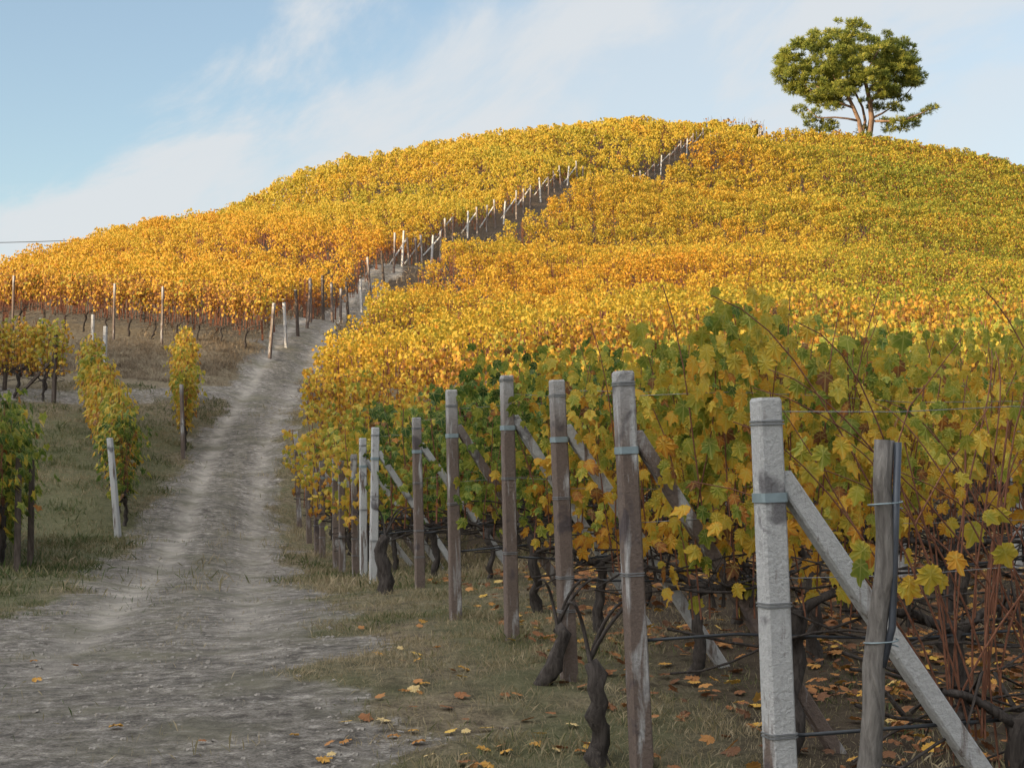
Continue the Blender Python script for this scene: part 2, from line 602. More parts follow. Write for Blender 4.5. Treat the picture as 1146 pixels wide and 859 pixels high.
TRW = np.array([Wp(x, y, d)[:2] for (x, y, d) in TRACK])
TRW = np.vstack([[TRW[0] + (TRW[0] - TRW[1]) * 4], TRW, [[0.5, 120], [12, 155], [27, 190]]])
TRWID = np.array([1.5, 1.52, 1.6, 1.55, 1.5, 1.35, 1.3, 1.3, 1.0, 1.25, 1.15, 1.0, .9, .25, .1, .1])
PATHW = np.array([Wp(x, y, d)[:2] for (x, y, d) in [(262, 440, 51), (190, 441, 49.5), (110, 452, 47), (40, 446, 47), (-60, 440, 49)]])


def dense(poly, step=0.5):
    out = []
    for a, b in zip(poly[:-1], poly[1:]):
        n = max(1, int(np.linalg.norm(b - a) / step))
        for k in range(n): out.append(a + (b - a) * k / n)
    out.append(poly[-1])
    return np.array(out)


def chaikin(poly, it=3):
    for _ in range(it):
        q = [poly[0]]
        for a, b in zip(poly[:-1], poly[1:]):
            q += [a * .75 + b * .25, a * .25 + b * .75]
        q.append(poly[-1]); poly = np.array(q)
    return poly


def poly_dist(x, y, P, extra=None):
    """signed offset from polyline (left negative) and interpolated extra"""
    sh = np.shape(x); x = np.ravel(x); y = np.ravel(y)
    best = np.full(len(x), 1e9); sg = np.zeros(len(x)); ex = np.zeros(len(x))
    for i in range(len(P) - 1):
        a = P[i]; b = P[i + 1]; ab = b - a; l2 = (ab ** 2).sum()
        t = np.clip(((x - a[0]) * ab[0] + (y - a[1]) * ab[1]) / l2, 0, 1)
        dx = x - a[0] - t * ab[0]; dy = y - a[1] - t * ab[1]
        d = np.hypot(dx, dy)
        m = d < best
        best[m] = d[m]
        sg[m] = np.sign(ab[1] * dx[m] - ab[0] * dy[m])
        if extra is not None: ex[m] = (extra[i] + (extra[i + 1] - extra[i]) * t)[m]
    return (best * sg).reshape(sh), ex.reshape(sh)


TRD = chaikin(np.column_stack([TRW, TRWID]))
TRP, TRX = TRD[:, :2], TRD[:, 2]
PTP = chaikin(PATHW)


def track_fields(x, y):
    s, w = poly_dist(x, y, TRP, TRX)
    wob = (fbm(np.asarray(x) * .8, np.asarray(y) * .8, 5, 3) - .5) * 1.3 + (fbm(np.asarray(x) * 3.1, np.asarray(y) * 3.1, 6, 3) - .5) * .7
    m = smooth(0.35, -0.35, np.abs(s) - w + wob)
    m = m * smooth(106, 92, np.asarray(y, float))
    ps, _ = poly_dist(x, y, PTP)
    pm = smooth(0.5, -0.5, np.abs(ps) - 0.9 + wob * 1.2)
    rut = (np.exp(-((s + .62) / .22) ** 2) + .6 * np.exp(-((s - .75) / .25) ** 2) - .38 * np.exp(-((s - .1) / .30) ** 2)) * smooth(10, 16, y)
    return s, w, m, pm, rut


def H(x, y, micro=True):
    x = np.atleast_1d(np.asarray(x, float)); y = np.atleast_1d(np.asarray(y, float))
    z = H0(x, y)
    s, w, m, pm, rut = track_fields(x, y)
    near = smooth(70, 25, y)
    z = z - 0.045 * rut * m
    # terrace edges between the near right rows
    n1 = fbm(x * .35, y * .35, 21, 4) - .5
    z = z + n1 * 0.16 * (1 - m) + n1 * .06 * m
    if micro:
        fine = fbm(x * 3.0, y * 3.0, 31, 4) - .5
        z = z + fine * near * (0.022 * m + 0.10 * (1 - m))
        z = z + (vnoise(x * 5.5, y * 5.5, 77) - .5) * .014 * near * m
    return z


def Hs(x, y): return float(H(x, y)[0])


# terrain grid
def spaced(segs):
    out = []
    for a, b, st in segs:
        out += list(np.arange(a, b, st))
    out.append(segs[-1][1])
    return np.array(out)


gx = spaced([(-420, -120, 30), (-120, -50, 6), (-50, -20, 1.2), (-20, -9, .3), (-9, 5, .085), (5, 14, .3), (14, 50, 1.2), (50, 130, 6), (130, 420, 30)])
gy = spaced([(-120, -20, 10), (-20, 4, 1.5), (4, 7, .25), (7, 24, .085), (24, 45, .18), (45, 70, .4), (70, 120, 1.0), (120, 260, 2.5), (260, 420, 20)])
GX, GY = np.meshgrid(gx, gy)
GZ = H(GX, GY)
far = np.maximum(smooth(120, 300, np.abs(GX)), smooth(280, 400, GY))
GZ = GZ * (1 - far) + (-6) * far
_, _, TM, PM, RT = track_fields(GX, GY)
# worn headland and dry patches
verge = fbm(GX * .5, GY * .5, 44, 4)
nx, ny = len(gx), len(gy)
idx = np.arange(nx * ny).reshape(ny, nx)
Fq = np.stack([idx[:-1, :-1], idx[:-1, 1:], idx[1:, 1:], idx[1:, :-1]], -1).reshape(-1, 4)
Vg = np.stack([GX, GY, GZ], -1).reshape(-1, 3)
tmv, pmv = TM.ravel(), PM.ravel()
both = np.maximum(tmv, pmv)


def ground_material():
    m, t, o = new_mat('ground_soil_grass')
    g = N(t, 'ShaderNodeTexCoord')
    v = g.outputs['Object']
    tr = N(t, 'ShaderNodeAttribute', attribute_name='track').outputs['Fac']
    rt = N(t, 'ShaderNodeAttribute', attribute_name='rut').outputs['Fac']
    gr = N(t, 'ShaderNodeAttribute', attribute_name='green').outputs['Fac']
    dk = N(t, 'ShaderNodeAttribute', attribute_name='shaded_soil').outputs['Fac']
    nb = noise(t, 0.9, 6, 0.6, v, 0.3)
    nm = noise(t, 8.5, 7, 0.62, v, 0.15)
    nf = noise(t, 55, 6, 0.75, v)
    vo = N(t, 'ShaderNodeTexVoronoi'); vo.inputs['Scale'].default_value = 13; t.links.new(v, vo.inputs['Vector'])
    # track: pale dried mud over darker damp earth
    r1 = ramp(t, [(0.34, (0.09, 0.076, 0.063)), (0.46, (0.17, 0.147, 0.122)), (0.56, (0.225, 0.197, 0.166)), (0.66, (0.36, 0.32, 0.272))])
    t.links.new(nm.outputs['Fac'], r1.inputs['Fac'])
    r1b = ramp(t, [(0.38, 0.38), (0.5, 0.95), (0.64, 1.45)])
    t.links.new(nf.outputs['Fac'], r1b.inputs['Fac'])
    ct = mixc(t, 0.8, r1.outputs['Color'], r1b.outputs['Color'], 'MULTIPLY')
    rr = N(t, 'ShaderNodeMath', operation='MULTIPLY'); rr.inputs[1].default_value = 0.85; rr.use_clamp = True
    t.links.new(rt, rr.inputs[0])
    ct = mixc(t, rr.outputs[0], ct, (0.34, 0.30, 0.25))
    rn = N(t, 'ShaderNodeMath', operation='MULTIPLY'); rn.inputs[1].default_value = -0.9; rn.use_clamp = True
    t.links.new(rt, rn.inputs[0])
    ct = mixc(t, rn.outputs[0], ct, mixc(t, nf.outputs['Fac'], (0.06, 0.052, 0.036), (0.19, 0.165, 0.12)))
    r5 = ramp(t, [(0.48, 0.0), (0.66, 0.75)])
    t.links.new(nb.outputs['Fac'], r5.inputs['Fac'])
    ct = mixc(t, r5.outputs['Color'], ct, (0.14, 0.125, 0.085))
    nl = noise(t, 2.3, 6, 0.62, v, 0.5)
    rl_ = ramp(t, [(0.36, 0.72), (0.5, 0.98), (0.64, 1.22)]); t.links.new(nl.outputs['Fac'], rl_.inputs['Fac'])
    ct = mixc(t, 1.0, ct, rl_.outputs['Color'], 'MULTIPLY')
    # verge
    r2 = ramp(t, [(0.3, (0.07, 0.052, 0.036)), (0.5, (0.16, 0.125, 0.078)), (0.72, (0.27, 0.215, 0.135))])
    t.links.new(nm.outputs['Fac'], r2.inputs['Fac'])
    cv = mixc(t, 0.7, r2.outputs['Color'], r1b.outputs['Color'], 'MULTIPLY')
    cg = mixc(t, nf.outputs['Fac'], (0.03, 0.04, 0.015), (0.11, 0.12, 0.045))
    r4 = ramp(t, [(0.40, 0.0), (0.66, 0.6)])
    ga = N(t, 'ShaderNodeMath', operation='ADD'); t.links.new(nb.outputs['Fac'], ga.inputs[0]); t.links.new(gr, ga.inputs[1])
    t.links.new(ga.outputs[0], r4.inputs['Fac'])
    cv = mixc(t, r4.outputs['Color'], cv, cg)
    cv = mixc(t, dk, cv, mixc(t, nf.outputs['Fac'], (0.022, 0.016, 0.012), (0.085, 0.058, 0.04)))  # shade under the rows is painted into the dark soil colour
    # blend
    sub = N(t, 'ShaderNodeMath', operation='MULTIPLY_ADD'); sub.inputs[1].default_value = 0.9; sub.inputs[2].default_value = -0.45
    t.links.new(nm.outputs['Fac'], sub.inputs[0])
    ad = N(t, 'ShaderNodeMath', operation='ADD'); t.links.new(tr, ad.inputs[0]); t.links.new(sub.outputs[0], ad.inputs[1])
    rb = ramp(t, [(0.3, 0.0), (0.7, 1.0)]); t.links.new(ad.outputs[0], rb.inputs['Fac'])
    c = mixc(t, rb.outputs['Color'], cv, ct)
    p = principled(t, 0.95, 0.12)
    t.links.new(c, p.inputs['Base Color'])
    hsum = N(t, 'ShaderNodeMath', operation='MULTIPLY_ADD'); hsum.inputs[1].default_value = 0.6
    t.links.new(nf.outputs['Fac'], hsum.inputs[0]); t.links.new(nm.outputs['Fac'], hsum.inputs[2])
    t.links.new(bump(t, hsum.outputs[0], 1.0, 0.045), p.inputs['Normal'])
    t.links.new(p.outputs[0], o.inputs['Surface'])
    return m


M_GROUND = ground_material()
# greener between the left rows and along the near verge; bare and brown on the bank and under the hill rows
gs, gw = poly_dist(GX, GY, TRP, TRX)
green = (smooth(-1.0, -2.2, gs) * smooth(46, 40, GY) * .22 - smooth(44, 50, GY) * .25
         + smooth(.4, 1.2, gs - gw) * smooth(2.6, 1.6, gs - gw) * smooth(40, 30, GY) * .10
         - smooth(2, 3, gs - gw) * .10)
green = green.ravel()
shaded_soil = (.8 * smooth(1.5, 2.6, gs - gw) * smooth(60, 40, GY) + .75 * smooth(62, 72, GY) * smooth(9, 5, np.abs(gs)) * smooth(-.6, .5, np.abs(gs) - gw)
          + .8 * smooth(70, 90, GY)).ravel().clip(0, .85)  # dark soil mask; also paints shade under rows and along the hill corridor


def sub_mesh(name, faces, mat):
    u, inv = np.unique(faces.ravel(), return_inverse=True)
    me = mesh_tris(name, Vg[u], inv.reshape(-1, 4), [mat], attrs={'track': both[u], 'rut': RT.ravel()[u], 'green': green[u], 'shaded_soil': shaded_soil[u]}, smooth_=True)
    return link(name, me)


fm = tmv[Fq].mean(1); fp = pmv[Fq].mean(1)
is_t = fm > .5
is_p = (~is_t) & (fp > .5)
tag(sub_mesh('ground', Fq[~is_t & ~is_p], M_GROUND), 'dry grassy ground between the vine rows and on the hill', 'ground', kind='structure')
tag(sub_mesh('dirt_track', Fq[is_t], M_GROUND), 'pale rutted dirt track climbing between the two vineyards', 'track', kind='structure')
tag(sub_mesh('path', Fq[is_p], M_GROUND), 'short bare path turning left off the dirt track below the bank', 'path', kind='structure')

# the ridge across the valley, behind the camera, that already shades the foot of the slope
TANE = math.tan(SUN_EL)
RD = 170.0


def ridge():
    e = np.array([SUN_S[1], -SUN_S[0]])
    if e[1] < 0: e = -e
    qs = np.arange(-260, 330, 6.0)
    cs = np.array([-90, -60, -40, -25, -14, -6, 0, 6, 14, 25, 45, 80, 140])
    V = []; cols = len(cs)
    for q in qs:
        Hq = RIDGE_BASE + np.interp(q, [-60, 0, 8, 15, 31, 38, 53, 75, 110, 200], RIDGE_PROFILE) + TANE * RD
        Hq += (vnoise(q / 9.0, 0.3, 3) - .5) * .9 + (vnoise(q / 3.0, 2.3, 4) - .5) * .4
        for c in cs:
            k = math.exp(-(c / 62.0) ** 2)
            p = SUN_S * (RD + c) + e * q
            V.append((p[0], p[1], -8 + (Hq + 8) * k))
    n = len(qs)
    ii = np.arange(n * cols).reshape(n, cols)
    F = np.stack([ii[:-1, :-1], ii[:-1, 1:], ii[1:, 1:], ii[1:, :-1]], -1).reshape(-1, 4)
    me = mesh_tris('hills', np.array(V), F, [M_GROUND], attrs={'track': np.zeros(len(V)), 'rut': np.zeros(len(V)), 'green': np.full(len(V), .1)}, smooth_=True)
    tag(link('hills', me), 'grassy ridge across the valley', 'hill', kind='structure')


RIDGE_BASE = 0.0
#                 q: -60    0    8   15   31   38   53   75  110  200
RIDGE_PROFILE = [5.0, 4.8, 4.6, 5.0, 5.2, 6.2, 8.2, 9.0, 8.0, 6.0]
ridge()

# ------------------------------------------------------------------ leaves
def leaf_template(kind):
    if kind == 0:      # broad five-lobed vine leaf, tip towards +y, stalk at the origin
        cx, cy = 0.0, 0.22
        outl = []
        n = 30
        for i in range(n):
            th = -math.pi / 2 + 2 * math.pi * (i + .5) / n
            a = th - math.pi / 2                      # 0 at the tip
            r = 0.0
            for (c, w, hh) in ((0, .36, .78), (1.02, .34, .64), (-1.02, .34, .64), (1.98, .42, .50), (-1.98, .42, .50)):
                dlt = (a - c + math.pi) % (2 * math.pi) - math.pi
                r = max(r, hh * (1 - .42 * min(1, abs(dlt) / w) ** 1.6))
            r = max(r, .40 if abs(((a + math.pi) % (2 * math.pi)) - math.pi) < 2.5 else .2)
            r *= 1 + (.07 if i % 2 else -.05)
            outl.append((cx + r * math.cos(th), cy + r * math.sin(th)))
        V = [(0, .22, 0.0)] + [(x, y, -0.26 * x * x - .22 * max(0, y - .35) ** 2 + (.035 if i % 3 == 0 else -.02)) for i, (x, y) in enumerate(outl)]
        F = [(0, 1 + i, 1 + (i + 1) % n) for i in range(n)]
    elif kind == 1:
        outl = [(0.0, 0.0), (0.34, -0.16), (0.36, 0.14), (0.54, 0.34), (0.27, 0.5), (0.0, 0.98), (-0.27, 0.5), (-0.54, 0.34), (-0.36, 0.14), (-0.34, -0.16)]
        V = [(0, 0.3, 0.05)] + [(x, y, -0.3 * x * x) for (x, y) in outl]
        n = len(outl)
        F = [(0, 1 + i, 1 + (i + 1) % n) for i in range(n)]
    else:
        V = [(0, -.12, 0), (0.52, 0.30, -.14), (0, .95, -.05), (-0.52, 0.30, -.14)]
        F = [(0, 1, 2), (0, 2, 3)]
    return np.array(V, float), np.array(F)


LT = [leaf_template(k) for k in range(3)]


def norm(a): return a / (np.linalg.norm(a, axis=1, keepdims=True) + 1e-9)


def scatter(kind, P, Nn, T, size, tval):
    V, F = LT[kind] if isinstance(kind, int) else kind
    n = len(P)
    T = norm(T); z = norm(Nn - T * (Nn * T).sum(1, keepdims=True)); x = np.cross(T, z)
    curl = rng.uniform(.3, 2.2, n)
    VV = (P[:, None] + size[:, None, None] * (V[None, :, 0, None] * x[:, None] + V[None, :, 1, None] * T[:, None]
          + (V[None, :, 2] * curl[:, None])[..., None] * z[:, None])).reshape(-1, 3)
    FF = (F[None] + (np.arange(n) * len(V))[:, None, None]).reshape(-1, 3)
    return VV, FF, np.repeat(tval, len(V))


def foliage_arrays(kind, n, size, zone, length=1.25, z0=.72, z1=2.2, thick=.26, seed=0):
    """leaves of one vine, row along local x"""
    g = np.random.default_rng(seed)
    # leaves cluster along shoots
    ns = 9
    sx = np.linspace(-length / 2, length / 2, ns) + g.normal(0, .05, ns)
    lean = g.normal(0, .12, ns); leany = g.normal(0, .10, ns); top = g.uniform(z1 - .35, z1 + .18, ns)
    k = g.integers(0, ns, n)
    h = g.beta(1.5, 1.0, n)
    z = z0 + (top[k] - z0) * h
    bulge = thick * (0.45 + .75 * np.sin(np.clip(h, 0, 1) * math.pi * .85))
    side = np.sign(g.normal(size=n))
    y = leany[k] * h + side * np.abs(g.normal(.55, .4, n)) * bulge
    x = sx[k] + lean[k] * h + g.normal(0, .085, n)
    gap = vnoise(x * 4.2 + seed * 3.7, z * 3.4, 7) < .33       # holes in the leaf wall
    x = np.where(gap, sx[k] + g.normal(0, .05, n), x); y = np.where(gap, y * .45, y)
    P = np.stack([x, y, z], 1)
    Nn = np.stack([g.normal(0, .55, n), side * 0.9 + g.normal(0, .45, n), g.normal(.45, .4, n)], 1)
    T = np.stack([g.normal(0, .45, n), side * .35 + g.normal(0, .3, n), -np.ones(n) + g.normal(0, .35, n)], 1)
    s = size * (.45 + .85 * g.beta(2, 1.6, n))
    shoot = g.normal(0, .07, ns)
    if zone == 'green':
        t = .22 - .10 * (h - .5) + shoot[k] + g.normal(0, .13, n)
    elif zone == 'mixed':
        t = .535 - .24 * (h - .45) + shoot[k] * 1.2 + g.normal(0, .10, n)
    elif zone == 'yellow':
        t = .51 - .18 * (h - .5) + shoot[k] + g.normal(0, .09, n)
    elif zone == 'orange':
        t = .70 + shoot[k] + g.normal(0, .12, n)
    else:  # gold
        t = .60 + shoot[k] - .06 * (h - .5) + g.normal(0, .12, n)
    late = g.random(n) < .05
    t[late] = g.uniform(.85, 1, late.sum())
    return P, Nn, T, s, np.clip(t, 0.02, .98)


def foliage_mesh(name, kind, n, size, zone, seed, **kw):
    V, F, t = scatter(kind, *foliage_arrays(kind, n, size, zone, seed=seed, **kw))
    L_ = LT[kind][0]; m = len(t) // len(L_)
    rim = np.ones(len(L_)); rim[0] = 0
    return mesh_tris(name, V, F, [M_LEAF], attrs={'t': t, 'lx': np.tile(L_[:, 0], m), 'ly': np.tile(L_[:, 1], m), 'rim': np.tile(rim, m)})


def trunk_mesh(seed, thick=1.0):
    r = random.Random(seed)
    mb = MB()
    pts = []; rad = []
    x = y = 0
    hz = r.uniform(.58, .72)
    for i in range(11):
        f = i / 10
        pts.append((x, y, -.15 + (hz + .15) * f))
        rad.append((.036 - .010 * f + .014 * r.random() + (.016 if i in (0, 9, 10) else 0)) * thick)
        x += r.uniform(-.05, .05); y += r.uniform(-.035, .035)
    mb.tube(pts, rad, 9, jit=.30, seed=seed)
    tx, ty = pts[-1][:2]
    for sgn in (-1, 1):
        q = []; rr = []
        ln = r.uniform(.4, .62)
        for i in range(8):
            f = i / 7
            q.append((tx + sgn * ln * f, ty * (1 - f) + r.uniform(-.012, .012), hz - .03 + .14 * math.sin(f * 2.2) + r.uniform(-.012, .012)))
            rr.append((.026 - .014 * f) * thick)
        mb.tube(q, rr, 7, jit=.2, seed=seed + 5)
    for k in range(9):     # pruned spurs and dead wood about the head
        a = r.uniform(-.5, .5)
        mb.tube([(a, r.uniform(-.03, .03), hz + .02), (a + r.uniform(-.12, .12), r.uniform(-.1, .1), hz + r.uniform(.1, .3)), (a + r.uniform(-.35, .35), r.uniform(-.14, .14), hz + r.uniform(-.1, .35))], [.012, .008, .004], 5, cap=False, seed=seed)
    for k in range(6):     # old canes bent along the lowest wires
        za = hz + r.uniform(-.2, .3); zb = hz + r.uniform(-.25, .25); ya = r.uniform(-.12, .12)
        mb.tube([(-.62 + 1.24 * f, ya * (1 - f) + .03 * math.sin(f * 9 + k), za + (zb - za) * f + .07 * math.sin(f * 5 + k)) for f in np.linspace(0, 1, 9)], r.uniform(.004, .0085), 5, cap=False, seed=seed)
    return mb.mesh('trunk', [M_BARK])


def cane_mesh(seed, n=9, thin=1.0, wild=1.0, z1=2.2):
    r = random.Random(seed)
    mb = MB()
    for k in range(n):
        x0 = -.55 + 1.1 * k / (n - 1) + r.uniform(-.05, .05)
        a = r.uniform(-.16, .16) * wild; b = r.uniform(-.1, .1) * wild
        top = r.uniform(z1 - .5, z1 + .1)
        pts = []; rad = []
        ph = r.uniform(0, 6); ph2 = r.uniform(0, 6)
        for i in range(9):
            f = i / 8
            pts.append((x0 + a * f * f * 1.4 + .02 * math.sin(ph + f * 7), b * f + .025 * math.sin(ph2 + f * 6), .68 + (top - .68) * f))
            rad.append((.0062 - .003 * f) * thin)
        mb.tube(pts, rad, 5, cap=False, seed=seed)
    return mb.mesh('canes', [M_CANE])


TRUNKS = [trunk_mesh(100 + i, .8 + .09 * i) for i in range(5)]
CANES = [cane_mesh(200 + i, 13, .85, 1.3) for i in range(4)]
CANES_FAR = [cane_mesh(230 + i, 8, 1.8) for i in range(2)]
FOL = {}
for zone in ('mixed', 'green', 'yellow'):
    FOL[('near', zone)] = [foliage_mesh('foliage', 0, 600, .078, zone, 300 + i + len(zone) * 7) for i in range(5)]
for zone in ('mixed', 'green', 'yellow', 'gold', 'orange'):
    FOL[('mid', zone)] = [foliage_mesh('foliage', 1, 380, .108, zone, 400 + i + len(zone) * 9) for i in range(4)]
FOL[('left', 'green')] = [foliage_mesh('foliage', 1, 520, .12, 'green', 500 + i, z0=.45, z1=2.15, thick=.30) for i in range(3)]
FOL[('left', 'yellow')] = [foliage_mesh('foliage', 1, 460, .12, 'yellow', 510 + i, z0=.5, z1=2.15, thick=.22) for i in range(4)]
FOL[('left', 'gold')] = [foliage_mesh('foliage', 1, 460, .12, 'gold', 520 + i, z0=.5, z1=2.15, thick=.22) for i in range(4)]
FOL[('thin', 'mixed')] = [foliage_mesh('foliage', 0, 60, .08, 'yellow', 530 + i, z0=1.1, z1=2.15, thick=.34, length=1.5) for i in range(2)]
FOL[('sparse', 'yellow')] = [foliage_mesh('foliage', 0, 300, .078, 'yellow', 540 + i, z0=1.3, z1=2.12, thick=.30) for i in range(3)]
FOL[('hill', 'orange')] = [foliage_mesh('foliage', 1, 330, .105, 'orange', 550 + i, z0=1.0, z1=2.3, thick=.30) for i in range(4)]
HILLCANES = [cane_mesh(260 + i, 16, 2.6, 1.6, 2.1) for i in range(3)]
VN = [0]


def vine(x, y, rz, lod, zone, label, group, canes=None, scale=1.0, dense=True):
    VN[0] += 1
    k = VN[0]
    e = empty('grapevine', (x, y, Hs(x, y) - .02), rz + random.uniform(-.06, .06) + (math.pi if k % 2 and not canes else 0))
    sx = random.uniform(.94, 1.08) * scale
    e.scale = (1, random.uniform(.85, 1.2), sx)
    tag(e, label, 'grapevine', group)
    link('trunk', TRUNKS[k % 5], e)
    link('canes', canes if canes else (CANES[k % 4] if lod != 'mid' else CANES_FAR[k % 2]), e)
    fs = FOL[(lod, zone)]
    link('foliage', fs[(k * 7 + k // 5) % len(fs)], e)
    return e


# ------------------------------------------------------------------ trellis posts
ORD = ['first', 'second', 'third', 'fourth', 'fifth', 'sixth', 'seventh', 'eighth', 'ninth', 'tenth', 'eleventh', 'twelfth', 'thirteenth', 'fourteenth', 'fifteenth',
       'sixteenth', 'seventeenth', 'eighteenth', 'nineteenth', 'twentieth']
TENS = {2: 'twenty', 3: 'thirty', 4: 'forty', 5: 'fifty', 6: 'sixty', 7: 'seventy'}


def ordn(i):
    n = i + 1
    if n <= 20: return ORD[i]
    if n % 10 == 0: return {3: 'thirtieth', 4: 'fortieth', 5: 'fiftieth', 6: 'sixtieth', 7: 'seventieth'}[n // 10]
    return TENS[n // 10] + '-' + ORD[n % 10 - 1]


ROWA = R(15)
RDIR = np.array([math.cos(ROWA), math.sin(ROWA)])
RNRM = np.array([-RDIR[1], RDIR[0]])


def concrete_post(base, top, hw, mat, label, group, rowdir=None, strut=None, straps=(), ties=(), cat='post', name='trellis_post', strutmat=None, pmat=None):
    """base, top in world; the Empty stands at the base"""
    e = empty(name, tuple(base), 0)
    tag(e, label, cat, group)
    ax = Vector(np.array(top) - np.array(base))
    hgt = ax.length
    u = ax.normalized()
    xa = Vector((rowdir[0], rowdir[1], 0)) if rowdir is not None else Vector((1, 0, 0))
    mb = MB()
    zs = [-.4, 0, .35 * hgt, .7 * hgt, hgt - .012, hgt]
    mb.prism([u * z for z in zs], [hw * 1.1, hw * 1.08, hw * 1.04, hw, hw * .97, hw * .86], .2, ax=xa, jit=.045)
    o = mb.build('post_shaft', mat, e, False)
    for z in ties:
        t = MB()
        for dz in (0, .012):
            t.prism([u * (z + dz - .003), u * (z + dz + .003)], [hw * (1.10 - .10 * z / hgt) + .0035] * 2, .2, ax=xa)
        t.build('wire_tie', M_WIRE, e, False)
    for z in straps:
        t = MB()
        t.prism([u * (z - .018), u * (z + .018)], [hw * 1.10] * 2, .2, ax=xa)
        if strut is not None:
            t.prism([u * z + xa * hw * .9, u * (z + .01) + xa * (hw * .9 + .07)], [.014, .014], .3, ax=Vector((0, 0, 1)))
        t.build('strap', M_STRAP, e, False)
    if strut is not None:
        ln, back, zt = strut
        d = Vector((rowdir[0], rowdir[1], 0))
        nn = Vector((-rowdir[1], rowdir[0], 0))
        foot = np.array(base)[:2] + rowdir * ln + np.array([-rowdir[1], rowdir[0]]) * back
        fz = Hs(foot[0], foot[1]) - base[2]
        a = u * zt + d * (hw * 1.0 + .055)
        b = Vector((foot[0] - base[0], foot[1] - base[1], fz - .25))
        m = MB()
        m.prism([a + (a - b).normalized() * .10, a * .5 + b * .5, b], [hw * .74, hw * .78, hw * .8], .22, ax=nn)
        m.build('strut', strutmat or M_CONC_PALE, e, False)
    return e


POST_NOTE = ['pale grey concrete end post nearest the camera, propped by a long diagonal strut',
             'brown stained end post with a grey strap, second from the right at the verge',
             'end post with pale grey top and brown stained shaft, third from the right',
             'tall brown end post strapped near its top, fourth from the right',
             'dark stained end post with pale top and two ties, fifth from the right',
             'brown end post under a hanging yellow leaf, sixth from the right',
             'pale grey clean end post with long light struts behind it, seventh from the right',
             'pale grey square end post just left of the other clean pale post',
             'narrow brown end post close behind the two pale grey posts']
ROWS = []            # near right rows: start xy
pale = {0, 6, 7}
for i, (xt, yt, xb, yb, d) in enumerate(END_POSTS):
    base = Wp(xb, yb, d); top = Wp(xt, yt, d)
    base[2] = Hs(base[0], base[1])
    ROWS.append(base[:2].copy())
    hgt = top[2] - base[2]
    hw = .047 if i else .05
    lab = POST_NOTE[i] if i < len(POST_NOTE) else 'slim end post half hidden by leaves, %s post in the line from the camera' % ordn(i)
    if i == 14: lab = 'dark leaning end post farthest up the track at the leafy corner of the right vineyard'
    concrete_post(base, top, hw, M_CONC_PALE if i in pale else M_CONC, lab, 'end posts of the right vineyard', RDIR,
                  strutmat=M_CONC if i in (1, 4, 8) else M_CONC_PALE, strut=(1.3, .12 if i else -.05, hgt * .80), straps=(hgt * .80,), ties=[hgt * (f + random.uniform(-.03, .03)) for f in ((.95, .58, .30), (.94, .50), (.955, .62, .33, .2))[i % 3]])

# posts inside the near right rows
k = 0
for i in range(1, 13):
    for t in (4.9, 9.8):
        p = ROWS[i] + RDIR * (t + .3 * math.sin(i * 3.1))
        if p[0] > .318 * p[1] + .6: continue
        b = np.array([p[0], p[1], Hs(p[0], p[1])])
        tp = b + np.array([random.uniform(-.05, .05), random.uniform(-.04, .04), 2.0])
        concrete_post(b, tp, .04, M_CONC_PALE if k % 3 != 1 else M_CONC, 'inner trellis post, %s along the %s row' % ('first' if t < 6 else 'second', ordn(i)),
                      'posts inside the right vineyard rows', RDIR, ties=(1.9, 1.2, .75))
        k += 1

b = Wp(1141, 692, 15.6); b[2] = Hs(b[0], b[1]); tp = Wp(1136, 452, 15.6)
concrete_post(b, tp, .045, M_CONC_PALE, 'pale thin post among sparse red canes at the right picture edge', 'posts inside the right vineyard rows', RDIR, ties=(1.9, 1.2))
b = Wp(1014, 694, 15.4); b[2] = Hs(b[0], b[1]); tp = Wp(1008, 560, 15.4)
concrete_post(b, tp, .045, M_CONC_PALE, 'short pale post right of the old wooden stake, deeper in the rows', 'posts inside the right vineyard rows', RDIR)

# the old stake with a strip of tube tied to it, by the nearest post
b = Wp(968, 910, 5.85); b[2] = Hs(b[0], b[1])
tp = Wp(987, 492, 5.85)
e = empty('vine_stake', tuple(b)); tag(e, 'old grey weathered wooden stake with a dark tube tied to its right side', 'stake')
mb = MB()
ax = tp - b
pts = [Vector(ax * f) + Vector((random.uniform(-.012, .012) - .02 * math.sin(f * 6), 0, 0)) for f in np.linspace(-.2, 1, 14)]
mb.tube(pts, [.042 - .008 * f + random.uniform(-.004, .005) for f in np.linspace(0, 1, 14)], 10, jit=.14)
mb.build('stake_shaft', M_OLDWOOD, e)
mb = MB()
o_ = Vector((.055, -.015, 0))
mb.tube([Vector(ax * .54) + o_ + Vector((-.03, 0, 0)), Vector(ax * .62) + o_, Vector(ax * .8) + o_, Vector(ax * .995) + o_], .014, 8)
mb.build('plastic_tube', M_TUBE, e)
for f in (.58, .86):
    mb = MB(); c = Vector(ax * f) + Vector((.02, 0, 0))
    mb.tube([c + Vector((.062 * math.cos(a), .05 * math.sin(a), .004 * a)) for a in np.linspace(0, 6.6, 16)], .003, 5)
    mb.build('wire_tie', M_STRAP, e)

